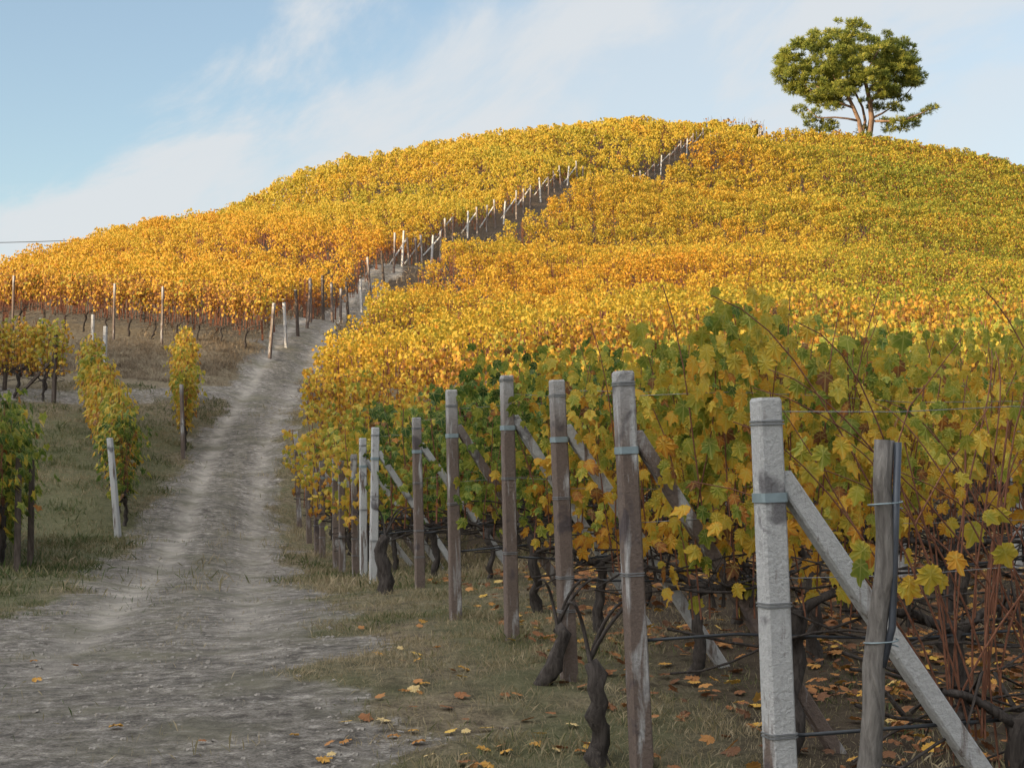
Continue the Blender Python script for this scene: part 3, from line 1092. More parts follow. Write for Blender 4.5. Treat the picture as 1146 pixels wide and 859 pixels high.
# ------------------------------------------------------------------ near right rows: vines, wires, hoses
ROW_ZONE = ['mixed', 'yellow', 'mixed', 'mixed', 'green', 'green', 'green', 'green', 'yellow', 'yellow', 'yellow', 'gold', 'gold', 'gold', 'gold']
def fan_canes():
    r = random.Random(31); mb = MB()
    for k in range(24):
        x0 = r.uniform(-.25, .4); xt = r.uniform(-1.3, .5); zt = r.uniform(1.5, 2.4); b = r.uniform(-.28, .28)
        z0 = r.uniform(.55, .8); ph = r.uniform(0, 6)
        pts = []
        for i in range(11):
            f = i / 10
            pts.append((x0 + (xt - x0) * f ** 1.25 + .03 * math.sin(ph + 6 * f), b * f + .03 * math.sin(ph * 2 + 5 * f), z0 + (zt - z0) * math.sin(f * 1.45) / math.sin(1.45)))
        mb.tube(pts, [.0052 - .0030 * i / 10 for i in range(11)], 5, cap=False)
        if k % 3 == 0:      # a side shoot
            q = Vector(pts[5]); mb.tube([q, q + Vector((r.uniform(-.2, .2), r.uniform(-.1, .1), .22)), q + Vector((r.uniform(-.4, .4), r.uniform(-.15, .15), .5))], [.004, .003, .002], 4, cap=False)
    for k in range(6):     # long canes hanging down towards the soil
        x0 = r.uniform(-.35, .55); ph = r.uniform(0, 6); zt = r.uniform(1.2, 1.9); zb = r.uniform(.1, .5); y0 = r.uniform(-.25, .15)
        mb.tube([(x0 + .06 * math.sin(ph + 3 * f) + .12 * (f - .5) * math.sin(ph), y0 + .04 * math.cos(ph + 4 * f), zt + (zb - zt) * f) for f in np.linspace(0, 1, 10)],
                [.0045 - .0018 * f for f in np.linspace(0, 1, 10)], 5, cap=False)
    return mb.mesh('canes', [M_CANE])


REDCANES = fan_canes()
for i, s0 in enumerate(ROWS):
    t = (.78 if i < 8 else .5) if i else .95
    c = 0
    while True:
        p = s0 + RDIR * t + RNRM * random.uniform(-.05, .05)
        if p[0] > .318 * p[1] + 1.6 or t > 26: break
        zone = ROW_ZONE[i]
        if i in (2, 3) and c == 0 and i == 3: zone = 'mixed'
        if i >= 4 and i <= 7 and t > 3.5: zone = 'mixed' if t < 6 else 'yellow'
        lod = 'near' if p[1] < 15 else 'mid'
        if lod == 'near' and zone == 'gold': zone = 'yellow'
        if i in (1, 2, 3, 4) and p[0] > .21 * p[1]: lod, zone = 'sparse', 'yellow'
        lab = 'grapevine trained along the row tied to the %s end post from the right' % ordn(i)
        if i == 0:
            vine(p[0], p[1], ROWA, 'thin', 'mixed', ['sparse vine with bare reddish canes fanning up behind the old wooden stake', 'sparse reddish vine at the right edge beyond the bare one'][min(c, 1)],
                 None, canes=REDCANES if c == 0 else None)
        elif i == 1 and c < 2:
            vine(p[0], p[1], ROWA, lod, zone, ['yellow-leaved vine close behind the strapped brown post and its strut', 'yellow vine between the nearest pale post and the brown strapped post row'][c], 'vines of row number %d of the right slope' % (i + 1))
        else:
            vine(p[0], p[1], ROWA, lod, zone, lab, 'vines of row number %d of the right slope' % (i + 1))
        t += 1.0; c += 1

# gnarled stumps standing at the verge in front of the posts
for (x, y, d, lab, sd) in [(604, 770, 10.4, 'gnarled dark old vine stump just left of the third end post', 3), (684, 850, 8.2, 'knotty vine trunk leaning against the brown strapped post', 4),
                           (432, 672, 17.2, 'thick twisted old vine trunk beside the pale grey posts', 6)]:
    p = Wp(x, y, d); z = Hs(p[0], p[1])
    e = empty('vine_stump', (p[0], p[1], z)); tag(e, lab, 'vine stump', None)
    r = random.Random(sd); mb = MB(); q = []; rr = []
    hh = {3: .36, 4: .5, 6: .62}[sd]; th = {3: .046, 4: .04, 6: .062}[sd]
    xx = yy = 0
    for j in range(10):
        f = j / 9; q.append((xx, yy, -.1 + (hh + .1) * f)); rr.append(th * (1.1 - .35 * f + .25 * r.random()))
        xx += r.uniform(-.05, .05); yy += r.uniform(-.03, .03)
    mb.tube(q, rr, 11, jit=.32)
    mb.build('trunk', M_BARK, e)
    mb = MB()
    for sg in range(3):
        pts = [Vector(q[-1]) + Vector(((.09 + .07 * sg) * f * (1 if sg else -1), .04 * math.sin(f * 5 + sg), .55 * f - .25 * f * f)) for f in np.linspace(0, 1.3, 9)]
        mb.tube(pts, [.012 - .006 * f for f in np.linspace(0, 1, 9)], 6, cap=False)
    mb.build('canes', M_BARK, e)

for i in range(0, 8):
    s0 = ROWS[i]
    dd = END_POSTS[i][4]
    ln = 2.6 + .55 * dd
    for nm, z, lab in (('trellis_wire', 1.86, 'thin top wire strung along the %s vine row from the right'), ('trellis_wire', 1.22, 'thin middle wire strung along the %s vine row from the right'),
                       ('irrigation_hose', .62, 'dark hose hanging low along the %s vine row from the right')):
        pts = []
        n = max(6, int(ln / .5))
        for j in range(n + 1):
            p = s0 + RDIR * (ln * j / n)
            sag = (.03 if nm == 'trellis_wire' else .05) * math.sin(j * 1.7 + i)
            pts.append((p[0], p[1], Hs(p[0], p[1]) + z + sag * .5))
        mb = MB(); mb.tube(pts, 0.0017 if nm == 'trellis_wire' else .0085, 5)
        o = mb.build(nm, M_WIRE if nm == 'trellis_wire' else M_HOSE)
        tag(o, lab % ordn(i), 'wire' if nm == 'trellis_wire' else 'hose', 'wires and hoses of the right rows')

# ------------------------------------------------------------------ left rows below the track junction
LD = np.array([-.262, .965]); LD = LD / np.linalg.norm(LD)
LANG = math.atan2(LD[1], LD[0])
left_rows = [(Wp(-2, 640, 21)[:2], 9, ['green'] * 9, 'dark green vine in the leafy row at the far left edge of the foreground', 'vines of the left foreground row'),
             (Wp(140, 604, 31.5)[:2], 14, ['green', 'yellow', 'yellow', 'yellow', 'gold', 'gold', 'gold', 'gold', 'gold', 'yellow', 'yellow', 'yellow', 'yellow', 'gold'],
              'yellow-green vine in the left row behind the short white post', 'vines of the row behind the white post'),
             (Wp(207, 510, 40.5)[:2], 9, ['yellow', 'gold', 'gold', 'gold', 'gold', 'gold', 'gold', 'gold', 'gold'], 'golden vine in the narrow row seen end-on beside the track', 'vines of the narrow row beside the track')]
for (s0, n, zs, lab, grp), ld in zip(left_rows, [(-.30, .955), (-.305, .952), (-.207, .978)]):
    for j in range(n):
        p = s0 + np.array(ld) * (.4 + j * 1.0)
        vine(p[0], p[1], math.atan2(ld[1], ld[0]), 'left', zs[j], lab, grp)
# a second leafy row left of the frame-edge row, and the row beyond the side path
p0 = Wp(-105, 640, 21)[:2]
for j in range(7):
    p = p0 + LD * (.4 + j)
    vine(p[0], p[1], LANG, 'left', 'green', 'dark green vine of the outermost left row, cut by the picture edge', 'vines of the outermost left row')
DD = np.array([-.96, .28]); DANG = math.atan2(DD[1], DD[0])
for r_ in range(2):
    s0 = Wp(64, 450, 46)[:2] + np.array([-.5 * r_, 1.9 * r_]) - (np.array([1.2, 0]) if r_ == 2 else 0)
    for j in range(7):
        p = s0 + DD * (.4 + j)
        vine(p[0], p[1], DANG, 'mid', 'gold' if (j + r_) % 3 else 'yellow', 'yellow vine in the %s dark-posted row beyond the side path' % ORD[r_], 'vines of the %s row beyond the side path' % ORD[r_])

left_posts = [  # tx,ty,bx,by,d,hw,mat,label,strut
    (123, 490, 132, 606, 30.8, .05, M_CONC_PALE, 'short white leaning post at the near end of the left row', None),
    (203, 430, 205, 513, 40.0, .04, M_CONC, 'slim post at the track end of the narrow golden row', None),
    (118, 365, 116, 425, 47.5, .05, M_CONC_PALE, 'pale post rising behind the top of the left yellow row', None),
    (63, 369, 60, 450, 46.0, .05, M_DARKWOOD, 'dark wooden post with a slanting prop beyond the side path', (1.5, 0, 1.2)),
    (9, 376, 5, 431, 48.0, .05, M_DARKWOOD, 'dark wooden propped post at the left picture edge', (1.5, 0, 1.2)),
    (46, 356, 46, 380, 52.0, .045, M_CONC_PALE, 'pale post top behind the row beyond the side path', None),
    (104, 352, 104, 385, 54.0, .045, M_CONC_PALE, 'pale short post left of the bank, below the orange vines', None)]
for (tx, ty, bx, by, d, hw, mt, lab, st) in left_posts:
    b = Wp(bx, by, d); b[2] = Hs(b[0], b[1]); tp = Wp(tx, ty, d)
    if tp[2] - b[2] < 1: tp[2] = b[2] + 1.7
    concrete_post(b, tp, hw, mt, lab, 'posts left of the track', DD, strut=st, ties=((tp[2] - b[2]) * .9,), strutmat=M_DARKWOOD)
for (tx, by, d) in [(33, 628, 21.2), (48, 622, 22)]:
    b = Wp(tx - 14, by + 10, d); b[2] = Hs(b[0], b[1])
    concrete_post(b, b + np.array([0, 0, 1.5]), .04, M_DARKWOOD, 'dark post among the leaves of the far left row, %s from its near end' % ('first' if d < 21.5 else 'second'), 'posts left of the track', LD)

# ------------------------------------------------------------------ left hill rows
EL = np.array([Wp(x, y, d)[:2] for (x, y, d) in [(300, 388, 57.5), (372, 340, 74), (440, 300, 88), (500, 275, 105), (650, 215, 140), (790, 170, 178), (850, 150, 200)]])
ER = np.array([ROWS[-1], Wp(340, 440, 42)[:2], Wp(380, 380, 54)[:2], Wp(436, 335, 75)[:2], Wp(541, 272, 100)[:2], Wp(694, 202, 145)[:2], Wp(834, 151, 190)[:2], Wp(900, 140, 215)[:2]])
HD = np.array([-.93, .37]); HD = HD / np.linalg.norm(HD); HN = np.array([.37, .93]); HN = HN / np.linalg.norm(HN)
HANG = math.atan2(HD[1], HD[0])


def edge_at(E, n, s):
    ss = E @ n
    return np.array([np.interp(s, ss, E[:, 0]), np.interp(s, ss, E[:, 1])])


stuff = {'left': [], 'right': []}
wood = {'left': [], 'right': []}


def far_row(side, start, dr, nrm, xlim, zonef, h=2.05, zlow=.5, dens=1.0, trunks=True):
    """leaves of one whole hillside row"""
    ts = []
    t = 0.0
    Pn = []
    while t < 140:
        p = start + dr * t
        if not xlim(p): break
        d = max(20, p[1])
        size = max(.115, .00125 * d)
        step = 1.0
        n = int(dens * 2.3 * (h - zlow) * 1.35 / (size * size * .55))
        n = min(n, 330)
        Pn.append((p[0], p[1], n, size, d))
        t += step
    if not Pn: return
    A = np.array(Pn)
    n = A[:, 2].astype(int)
    rep = np.repeat(np.arange(len(A)), n)
    m = len(rep)
    along = rng.uniform(-.5, .5, m)
    hh = rng.beta(1.6, 1.0, m)
    side_ = np.sign(rng.normal(size=m))
    px = A[rep, 0] + dr[0] * along; py = A[rep, 1] + dr[1] * along
    top = h * (1 + (fbm(px * .9, py * .9, 91, 3) - .5) * .75)
    clump = fbm(px * 2.6, py * 2.6, 55, 2)
    keep = rng.random(m) < np.clip((clump - .33) * 4.5, .04, 1)
    off = side_ * np.abs(rng.normal(.17, .14, m)) * (.5 + .8 * np.sin(hh * 2.6))
    px = px + nrm[0] * off; py = py + nrm[1] * off
    gz = np.interp(along + rep, np.arange(len(A)), H(A[:, 0], A[:, 1], False))
    pz = gz + zlow + (top - zlow) * hh
    P = np.stack([px, py, pz], 1)
    Nn = np.stack([nrm[0] * side_ + rng.normal(0, .6, m), nrm[1] * side_ + rng.normal(0, .6, m), rng.normal(.5, .45, m)], 1)
    T = np.stack([rng.normal(0, .5, m), rng.normal(0, .5, m), -1 + rng.normal(0, .4, m)], 1)
    s = A[rep, 3] * rng.uniform(.6, 1.2, m)
    tv = zonef(px, py, hh) + rng.normal(0, .04, m)
    late = rng.random(m) < .02 + (.10 * smooth(.13, .27, px / py) * smooth(30, 60, py) if side == 'right' else 0)  # extra browned leaves to the right help paint that slope dimmer
    tv[late] = rng.uniform(.8, 1, late.sum())
    k = keep
    stuff[side].append((P[k], Nn[k], T[k], s[k], np.clip(tv[k], .02, .98)))
    if trunks:
        for j in range(len(A)):
            x, y = A[j, 0], A[j, 1]
            z = float(np.interp(j, np.arange(len(A)), gz[np.searchsorted(rep, np.arange(len(A)))]))
            w = .04
            wood[side].append((x, y, z, w))
    return A


def zone_right(x, y, h):
    z = .645 + (fbm(x * .12, y * .12, 61, 3) - .5) * .22 + (fbm(x * .9, y * .9, 62, 2) - .5) * .14
    z = z - .15 * smooth(.10, .26, x / y) * smooth(30, 60, y)  # olive tint to the right paints that slope's dimmer light into the leaves
    return z - .05 * (h - .5)


def zone_left(x, y, h):
    s = x * HN[0] + y * HN[1]
    up = smooth(86, 97, s + (fbm(x * .1, y * .1, 72, 2) - .5) * 8)
    base = .665 * (1 - up) + .565 * up
    return base + (fbm(x * .15, y * .15, 71, 3) - .5) * .16 + (fbm(x * .9, y * .9, 73, 2) - .5) * .13 + .22 * (1 - h) * (1 - up) * smooth(.6, .2, h)


# right hill: individual vines while the count lasts, one mass beyond
s_last = ROWS[-1] @ RNRM
s = s_last + 2.1
ri = 15
while s < 235:
    st = edge_at(ER, RNRM, s) + RDIR * random.uniform(0, .5)
    lim = lambda p: p[0] < .318 * p[1] + 7
    if ri < 17:
        t = .6
        while True:
            p = st + RDIR * t
            if p[0] > .318 * p[1] + .5: break
            vine(p[0], p[1], ROWA, 'mid', 'gold' if random.random() < .7 else 'orange', 'golden sunlit grapevine in the %s row up the right slope' % ordn(ri), 'vines of row number %d of the right slope' % (ri + 1))
            t += 1.15
    else:
        far_row('right', st + RDIR * .3, RDIR, RNRM, lim, zone_right, dens=.85)
    s += 2.15 if s < 90 else 2.35
    ri += 1

# left hill
s = EL[0] @ HN
li = 0
tree_lim = lambda p: p[0] > -.318 * p[1] - 7
hill_posts = []
while s < 225:
    st = edge_at(EL, HN, s)
    hill_posts.append(st.copy())
    if li == 0:
        for j in range(17):
            p = st + HD * (.9 + j * 1.0)
            vine(p[0], p[1], HANG, 'hill', 'orange', 'orange grapevine in the lowest row of the left hill, above the bank', 'vines of the lowest row of the left hill', canes=HILLCANES[j % 3])
    else:
        far_row('left', st + HD * .75, HD, HN, tree_lim, zone_left, zlow=.75, h=2.15, dens=.85)
    s += 2.35
    li += 1
print('individual vines', VN[0], 'right rows', ri, 'left rows', li)

for side, lab in (('right', 'golden vine rows massed over the right hill up to the pine'), ('left', 'orange and yellow-green vine rows massed over the left hill')):
    P, Nn, T, sz, tv = [np.concatenate(a) for a in zip(*stuff[side])]
    V, F, tt = scatter(2, P, Nn, T, sz, tv)
    mi = np.zeros(len(F), int)
    # trunks and canes of the same mass
    wd = np.array(wood[side])
    TV = []; TF = []
    for (x, y, z, w) in wd:
        b0 = len(TV)
        rs = 4 if y > 110 else 7
        for q in range(rs):
            ox, oy = ((0, 0) if q == 0 else (random.uniform(-.45, .45), random.uniform(-.12, .12)))
            ww = w if q == 0 else .014 + .00006 * y
            z0, z1 = (0, .75) if q == 0 else (.6, 1.7)
            b0 = len(TV)
            lx, ly = random.uniform(-.1, .1), random.uniform(-.1, .1)
            for (a, c) in ((-1, -.6), (1, -.6), (0, 1)):
                TV.append((x + ox + a * ww, y + oy + c * ww, z + z0))
            for (a, c) in ((-1, -.6), (1, -.6), (0, 1)):
                TV.append((x + ox + lx + a * ww * .8, y + oy + ly + c * ww * .8, z + z1))
            TF += [(b0, b0 + 1, b0 + 4), (b0, b0 + 4, b0 + 3), (b0 + 1, b0 + 2, b0 + 5), (b0 + 1, b0 + 5, b0 + 4), (b0 + 2, b0, b0 + 3), (b0 + 2, b0 + 3, b0 + 5)]
    V2 = np.vstack([V, np.array(TV)]); F2 = np.vstack([F, np.array(TF) + len(V)])
    mi = np.concatenate([np.zeros(len(F), int), np.ones(len(TF), int)])
    me = mesh_tris('vineyard_rows', V2, F2, [M_LEAF_FAR, M_CANE], mi, {'t': np.concatenate([tt, np.zeros(len(TV))])})
    tag(link('vineyard_rows', me), lab, 'vineyard', kind='stuff')
    print(side, len(F2), 'tris')

# end posts of the left hill rows, along the upper edge of the track
pm = {}
for i, p in enumerate(hill_posts):
    if p[1] > 202: break
    q = p + np.array([.12, -.1]) + np.array([random.uniform(-.15, .15), random.uniform(-.2, .2)])
    b = np.array([q[0], q[1], Hs(q[0], q[1])])
    tp = b + np.array([random.uniform(-.16, .16), random.uniform(-.08, .08), 1.95 + random.uniform(-.35, .25)])
    up = i > 13
    dark = (not up) and i % 3 == 2
    concrete_post(b, tp, .05 if not up else .056, M_DARKWOOD if dark else (M_CONC_PALE if i % 4 == 1 else M_CONC),
                  '%s end post of the left hill, %s going up the track from the bank' % ('dark wooden' if dark else 'pale', ordn(i)), 'end posts of the left hill',
                  HD, strut=(1.4, 0, 1.5) if (up and i % 2 == 0) else None, ties=(1.8,))
for i, (x, y, d) in enumerate([(14, 367, 61.2), (127, 378, 58.9), (181, 382, 58.1)]):
    b = Wp(x, y, d); b[2] = Hs(b[0], b[1])
    concrete_post(b, b + np.array([.02, 0, 2.1]), .036, M_CONC, ['pale post in the lowest orange row near the left picture edge', 'tall pale post in the lowest orange row right above the left yellow row', 'pale post in the lowest orange row above the grassy bank'][i], 'posts in the lowest row of the left hill', HD)

# leafless vines on the crest where the left rows meet the skyline
for i, (x, y, d) in enumerate([(795, 152, 203), (806, 150, 203), (817, 151, 204), (828, 152, 205), (840, 153, 206), (850, 156, 206)]):
    b = Wp(x, y, d); z = Hs(b[0], b[1])
    e = empty('bare_vine', (b[0], b[1], z)); tag(e, 'nearly leafless purplish vine on the skyline left of the pine', 'grapevine', 'bare vines on the skyline')
    mb = MB()
    for q in range(10):
        x0 = random.uniform(-.7, .7)
        mb.tube([(x0, random.uniform(-.3, .3), 0), (x0 + random.uniform(-.2, .2), 0, 1.3), (x0 + random.uniform(-.5, .5), random.uniform(-.3, .3), 2.6 + random.uniform(-.4, .5))], [.03, .025, .015], 4, cap=False)
    mb.build('canes', M_OLDWOOD, e)
    V, F, t = scatter(2, *[a[:26] for a in foliage_arrays(2, 60, .3, 'orange', 1.6, 1.0, 2.7, .4, seed=900 + i)])
    link('foliage', mesh_tris('foliage', V, F, [M_LEAF_FAR], attrs={'t': np.clip(t + .1, 0, 1)}), e)

# ------------------------------------------------------------------ the stone pine
PD = 207.0
pb = Wp(971, 152, PD); pb[2] = Hs(pb[0], pb[1])
PS = 0.0241
pine = empty('pine_tree', (pb[0], pb[1], pb[2]))
tag(pine, 'lone umbrella pine with forked trunk on top of the right hill', 'tree')


def pp(cx, cy, dep=0.0): return Vector(((cx - 615) * PS, dep, (722 - cy) * PS + .25))


tr = MB()
tr.tube([pp(618, 745), pp(612, 690), pp(628, 620, .1), pp(640, 550, .2), pp(632, 470, .2), pp(620, 410, .1), pp(600, 330, 0), pp(570, 250, -.3)], [.62, .5, .42, .36, .32, .27, .2, .12], 12, jit=.07)
tr.tube([pp(606, 715), pp(580, 650, -.3), pp(565, 570, -.5), pp(535, 500, -.6), pp(500, 430, -.8), pp(440, 350, -1), pp(380, 270, -1.2)], [.42, .33, .29, .25, .21, .16, .08], 10, jit=.07)
tr.tube([pp(590, 640, .4), pp(610, 560, .8), pp(600, 480, 1.2), pp(560, 380, 1.8), pp(520, 280, 2.2)], [.2, .2, .17, .13, .07], 8, jit=.07)
tr.build('trunk', M_PINEBARK, pine)
limbs = [[(640, 550, .2), (700, 520, .5), (760, 480, 1), (830, 420, 1.4)], [(632, 470, .2), (680, 400, -.6), (760, 320, -1.5), (820, 250, -2)],
         [(655, 565, .2), (720, 570, -.4), (800, 570, -.8), (890, 535, -1.0), (960, 505, -1.1)], [(565, 570, -.5), (500, 560, -.8), (430, 555, -1), (340, 560, -1.2), (280, 510, -1.3)],
         [(535, 500, -.6), (440, 460, 0), (350, 420, .8), (250, 330, 1.2)], [(500, 430, -.8), (400, 390, 1), (300, 330, 2), (240, 290, 2.2)],
         [(620, 410, .1), (700, 300, 2), (720, 200, 3), (700, 190, 3)], [(600, 330, 0), (650, 220, -2), (680, 160, -3)], [(640, 680, 0), (690, 672, -.3), (750, 676, -.4)],
         [(650, 655, 0), (690, 640, .4), (730, 655, .6)], [(575, 640, -.3), (530, 630, -.8), (520, 660, -1)], [(830, 420, 1.4), (870, 370, 1.4), (910, 320, 1.4)], [(620, 715, 0), (665, 730, -.3), (690, 745, -.3)]]
for i, l in enumerate(limbs):
    mb = MB()
    r0 = .17 if i < 8 else .08
    mb.tube([pp(*q) for q in l], [r0 * (1 - .75 * j / (len(l) - 1)) for j in range(len(l))], 7, jit=.1)
    mb.build('limb', M_PINEBARK, pine)
# crown: tufts packed into clumps that fill an umbrella outline
clumps = []     # (cx, cy, depth, r_px)
g = np.random.default_rng(5)


def inside(cx, cy):
    a = ((cx - 505) / 385.0) ** 2 + ((cy - 280) / 205.0) ** 2 < 1
    top = cy > 85 + 40 * ((cx - 420) / 300.0) ** 2
    low = cy < 430 + 60 * math.exp(-((cx - 520) / 160.0) ** 2) - .0 * cx
    gap = ((cx - 560) / 60.0) ** 2 + ((cy - 430) / 40.0) ** 2 < 1
    diag = cy < 330 + (cx - 130) * .62       # underside rises to the left
    diag2 = cy < 420 + (890 - cx) * .25
    return a and top and low and not gap and diag and diag2


while len(clumps) < 430:
    cx = g.uniform(125, 890); cy = g.uniform(80, 520)
    if not inside(cx, cy): continue
    rad = math.sqrt(max(0.05, 1 - ((cx - 505) / 390.0) ** 2))
    dep = g.uniform(-1, 1) * 7.5 * rad * (0.6 + .4 * (1 - (cy - 80) / 440))
    clumps.append((cx, cy, dep, g.uniform(13, 30)))
for q in [(720, 560), (770, 575), (830, 560), (880, 545), (930, 520), (965, 498), (810, 600), (860, 575), (740, 600), (905, 320), (890, 360), (870, 380), (300, 580), (345, 600), (395, 610), (425, 590), (290, 540), (262, 492),
          (350, 560), (330, 530), (400, 570), (820, 440), (780, 500), (740, 500), (690, 480), (700, 430), (745, 400), (420, 500), (380, 470), (470, 480), (500, 690), (490, 670), (450, 430), (340, 430), (560, 330), (600, 600), (595, 650)]:
    clumps.append((q[0], q[1], g.uniform(-1.3, 1.3), g.uniform(22, 38)))
for q in [(145, 262), (170, 235), (200, 185), (250, 145), (310, 118), (370, 104), (430, 112), (480, 106), (530, 128), (590, 128), (640, 142), (700, 148), (750, 162), (800, 185), (838, 225),
          (860, 270), (866, 320), (845, 365), (160, 310), (205, 372), (262, 405), (320, 440), (220, 300), (260, 220), (340, 190), (420, 180), (520, 200), (600, 200), (680, 210), (760, 230), (800, 290), (720, 300), (640, 280), (560, 260)]:
    clumps.append((q[0], q[1], g.uniform(-3, 3), g.uniform(18, 32)))
TP = []; TD = []; TT = []
for (cx, cy, dep, r) in clumps:
    n = int(66 * (r / 45.0) ** 2) + 7
    v = norm(g.normal(size=(n, 3))) * (g.uniform(.45, 1.0, n) ** .6)[:, None]
    v[:, 2] *= .55
    c = np.array(pp(cx, cy, dep))
    TP.append(c + v * r * PS)
    dirn = norm(v + np.array([0, 0, .55]))
    TD.append(dirn)
    TT.append(np.clip(.5 + g.normal(0, .08) + .16 * v[:, 2] + g.normal(0, .16, n), 0, 1))
TP = np.concatenate(TP); TD = np.concatenate(TD); TT = np.concatenate(TT)
NB = 9
P = np.repeat(TP, NB, 0); D = norm(np.repeat(TD, NB, 0) + g.normal(0, .62, (len(TP) * NB, 3)))
blade = (np.array([(-.06, 0, 0), (.06, 0, 0), (.05, .75, .02), (0, 1.0, 0), (-.05, .75, .02)]), np.array([(0, 1, 2), (0, 2, 4), (4, 2, 3)]))
V, F, t = scatter(blade, P, g.normal(size=P.shape), D, g.uniform(.34, .66, len(P)), np.repeat(TT, NB))
link('crown', mesh_tris('crown', V, F, [M_NEEDLE], attrs={'t': t}), pine)

# ------------------------------------------------------------------ ground cover
grassT = (np.array([(-.035, 0, 0), (.035, 0, 0), (.02, .6, .12), (0, 1.0, .32)]), np.array([(0, 1, 2), (0, 2, 3)]))


def grass(n, xr, yr, hgt, densf, name, label, cat, tmean, wide=1.0):
    x = rng.uniform(*xr, n); y = rng.uniform(*yr, n)
    k = (x > -.34 * y - 1) & (x < .34 * y + 1) & (rng.random(n) < densf(x, y))
    x, y = x[k], y[k]
    m = len(x)
    # tufts
    z = H(x, y)
    P = np.stack([x, y, z - .005], 1)
    T = np.stack([rng.normal(0, .45, m), rng.normal(0, .45, m), np.ones(m)], 1)
    Nn = np.stack([rng.normal(size=m), rng.normal(size=m), rng.normal(0, .2, m)], 1)
    tf = fbm(x * .9, y * .9, 12, 3)
    s = hgt * rng.uniform(.35, 1.25, m) * (0.25 + 1.5 * fbm(x * 2.6, y * 2.6, 13, 3) ** 1.4)
    tv = np.clip(tmean(x, y) + (tf - .5) * 1.1 + rng.normal(0, .2, m), 0, 1)
    V = grassT[0].copy(); V[:, 0] *= wide
    VV, FF, tt = scatter((V, grassT[1]), P, Nn, T, s, tv)
    return VV, FF, tt


def d_near(x, y):
    s, w, m, pm, rt = track_fields(x, y)
    tuft = smooth(.35, .62, fbm(x * 1.3, y * 1.3, 14, 3))
    rowz = smooth(1.6, 3.0, s - w) * smooth(24, 18, y)
    d = (1 - m) * (.30 + .7 * tuft) * (1 - .62 * rowz) * (1 - .9 * pm) + m * (.05 + .25 * np.clip(-rt, 0, 1)) * smooth(.45, .7, fbm(x * 2, y * 2, 15, 3))
    return d


def t_near(x, y):
    s, w = poly_dist(x, y, TRP, TRX)
    return np.where(s < 0, .56, .82)


parts = [grass(330000, (-9, 7), (7, 19), .062, d_near, '', '', '', t_near, .75), grass(300000, (-15, 6), (18, 50), .12, d_near, '', '', '', t_near, 1.2)]
def cat3(parts):
    V = np.concatenate([p[0] for p in parts]); t = np.concatenate([p[2] for p in parts])
    o = 0; F = []
    for p in parts: F.append(p[1] + o); o += len(p[0])
    return V, np.concatenate(F), t
V, F, t = cat3(parts)
tag(link('grass', mesh_tris('grass', V, F, [M_GRASS], attrs={'t': t})), 'short green and straw-coloured grass on the verges beside the track', 'grass', kind='stuff')
print('grass tris', len(F))


def d_bank(x, y):
    s, w, m, pm, rt = track_fields(x, y)
    return (1 - m) * (1 - pm) * (.35 + .65 * smooth(.4, .6, fbm(x * .8, y * .8, 16, 3)))


V, F, t = cat3([grass(60000, (-20, -5.5), (51.5, 59), .15, d_bank, '', '', '', lambda x, y: .4 + .8 * fbm(x * .45, y * .45, 88, 2), 1.1), grass(60000, (-14, 20), (59, 110), .35, lambda x, y: d_bank(x, y) * (np.abs(poly_dist(x, y, TRP)[0]) < 6), '', '', '', lambda x, y: .85 + 0 * x, 1.6)])
M_DRY = leaf_material('dry_stalk', [(0, (0.07, 0.05, 0.034)), (0.6, (0.15, 0.11, 0.072)), (1, (0.25, 0.19, 0.125))], 0.2, 0.7, False)
tag(link('dry_grass', mesh_tris('dry_grass', V, F, [M_DRY], attrs={'t': t})), 'tall dry brown grass on the bank below the orange vines', 'dry grass', kind='stuff')

# leaf litter under the near rows
n = 14000
x = rng.uniform(-2, 8, n); y = rng.uniform(6.2, 20, n)
rs = (np.stack([x, y], 1) @ RNRM)
s_, w_, m_, _, _ = track_fields(x, y)
inrow = (s_ - w_) > 1.3 + .12 * (20 - y) * 0
k = (x < .34 * y + .6) & inrow & (rng.random(n) < np.clip(.16 + .75 * smooth(.3, .65, fbm(x * 1.2, y * 1.2, 19, 3)) * smooth(1.3, 3.2, s_ - w_), 0, 1))
x, y = x[k], y[k]; m = len(x)
P = np.stack([x, y, H(x, y) + rng.uniform(.015, .075, m)], 1)
V, F, t = scatter(0, P, np.stack([rng.normal(0, .4, m), rng.normal(0, .4, m), np.ones(m)], 1), np.stack([rng.normal(size=m), rng.normal(size=m), rng.normal(0, .15, m)], 1), rng.uniform(.045, .095, m), np.clip(rng.beta(1.5, 2.1, m), 0, 1))
tag(link('leaf_litter', mesh_tris('leaf_litter', V, F, [M_LITTER], attrs={'t': t})), 'brown and orange fallen vine leaves littering the soil under the near rows', 'leaf litter', kind='stuff')
# single leaves lying on the verge and the track
LM = []
for i in range(6):
    P0 = np.zeros((1, 3)); 
    V, F, t = scatter(0, P0, np.array([[.1, .15, 1.0]]), np.array([[0, 1.0, .12]]), np.array([1.0]), np.array([[.95, .7, .5, .35, .85, .6][i]]))
    V[:, :2] -= V[:, :2].mean(0)
    LM.append(mesh_tris('fallen_leaf', V, F, [M_LITTER], attrs={'t': t}))
proto = None
spots = [(600, 832, 1), (425, 780, 2), (430, 805, 0), (500, 790, 3), (330, 822, 1), (545, 815, 4), (640, 815, 0), (450, 740, 2), (470, 775, 5), (520, 745, 1), (565, 770, 3), (590, 800, 2), (660, 835, 4), (480, 845, 0)]
rl = random.Random(4)
while len(spots) < 80:
    yy = rl.uniform(690, 856); xx = rl.uniform(400, 690) - (yy - 690) * .12
    if rl.random() < .09: xx = rl.uniform(20, 400)
    spots.append((xx, yy, rl.randrange(6)))
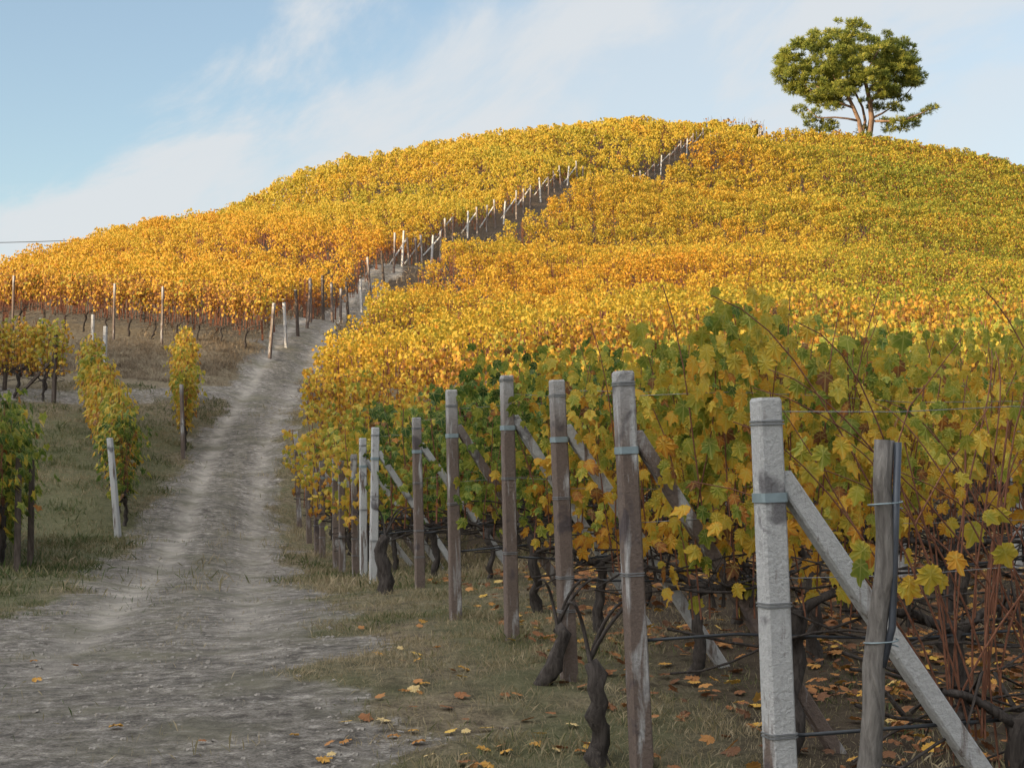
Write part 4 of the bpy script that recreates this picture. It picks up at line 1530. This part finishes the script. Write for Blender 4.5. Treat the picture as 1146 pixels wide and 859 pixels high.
for i, (xx, yy, k) in enumerate(spots):
    dd = EYE * 1800 / max(20, (yy - 520))
    for _ in range(3):
        p = Wp(xx, yy, dd); z = Hs(p[0], p[1]); dd = (EYE - z) * 1800 / (yy - 520)
    p = Wp(xx, yy, dd)
    if proto is None:
        proto = link('fallen_leaf', LM[k]); o = proto
    else:
        o = proto.copy(); o.data = LM[k]; COL.objects.link(o)
    sc = rl.uniform(.045, .085)
    o.scale = (sc, sc, sc * 1.4)
    o.rotation_euler = (rl.uniform(-.25, .25), rl.uniform(-.25, .25), rl.uniform(0, 6.28))
    o.location = (p[0], p[1], Hs(p[0], p[1]) + .022)
    tag(o, 'single fallen vine leaf lying on the verge or track away from the rows', 'fallen leaf', 'fallen leaves in the open')

# pebbles and dried clods on the track
n = 30000
x = rng.uniform(-6, 1, n); y = 7 + 20 * rng.random(n) ** 1.3
_, _, m_, _, _ = track_fields(x, y)
k = (rng.random(n) < m_ * (.25 + .75 * smooth(.42, .6, fbm(x * 1.5, y * 1.5, 23, 3))))
x, y = x[k], y[k]; m = len(x)
oct_ = (np.array([(1, 0, 0), (-1, 0, 0), (0, 1, 0), (0, -1, 0), (.15, .1, .42), (.55, .6, .3), (-.6, .5, .33), (-.5, -.6, .3), (.6, -.55, .34)]),
        np.array([(0, 5, 4), (5, 2, 4), (2, 6, 4), (6, 1, 4), (1, 7, 4), (7, 3, 4), (3, 8, 4), (8, 0, 4), (0, 2, 5), (2, 1, 6), (1, 3, 7), (3, 0, 8)]))
sz = .005 + .022 * rng.random(m) ** 5
V, F, t = scatter(oct_, np.stack([x, y, H(x, y) - .003], 1), np.tile([[0, 0, 1.0]], (m, 1)) + rng.normal(0, .2, (m, 3)), np.stack([rng.normal(size=m), rng.normal(size=m), np.zeros(m)], 1), sz, np.zeros(m))
tag(link('pebbles', mesh_tris('pebbles', V, F, [M_STONE])), 'small stones and dried mud clods scattered over the track', 'pebbles', kind='stuff')

# ------------------------------------------------------------------ overhead line at the far left
a = Wp(-260, 264, 150); b = Wp(110, 268, 150)
mb = MB(); mb.tube([tuple(a * (1 - f) + b * f - np.array([0, 0, 1.2 * math.sin(math.pi * f) * .4])) for f in np.linspace(0, 1, 12)], .035, 5)
tag(mb.build('overhead_cable', M_HOSE), 'thin dark overhead cable crossing the sky at the left edge', 'cable')
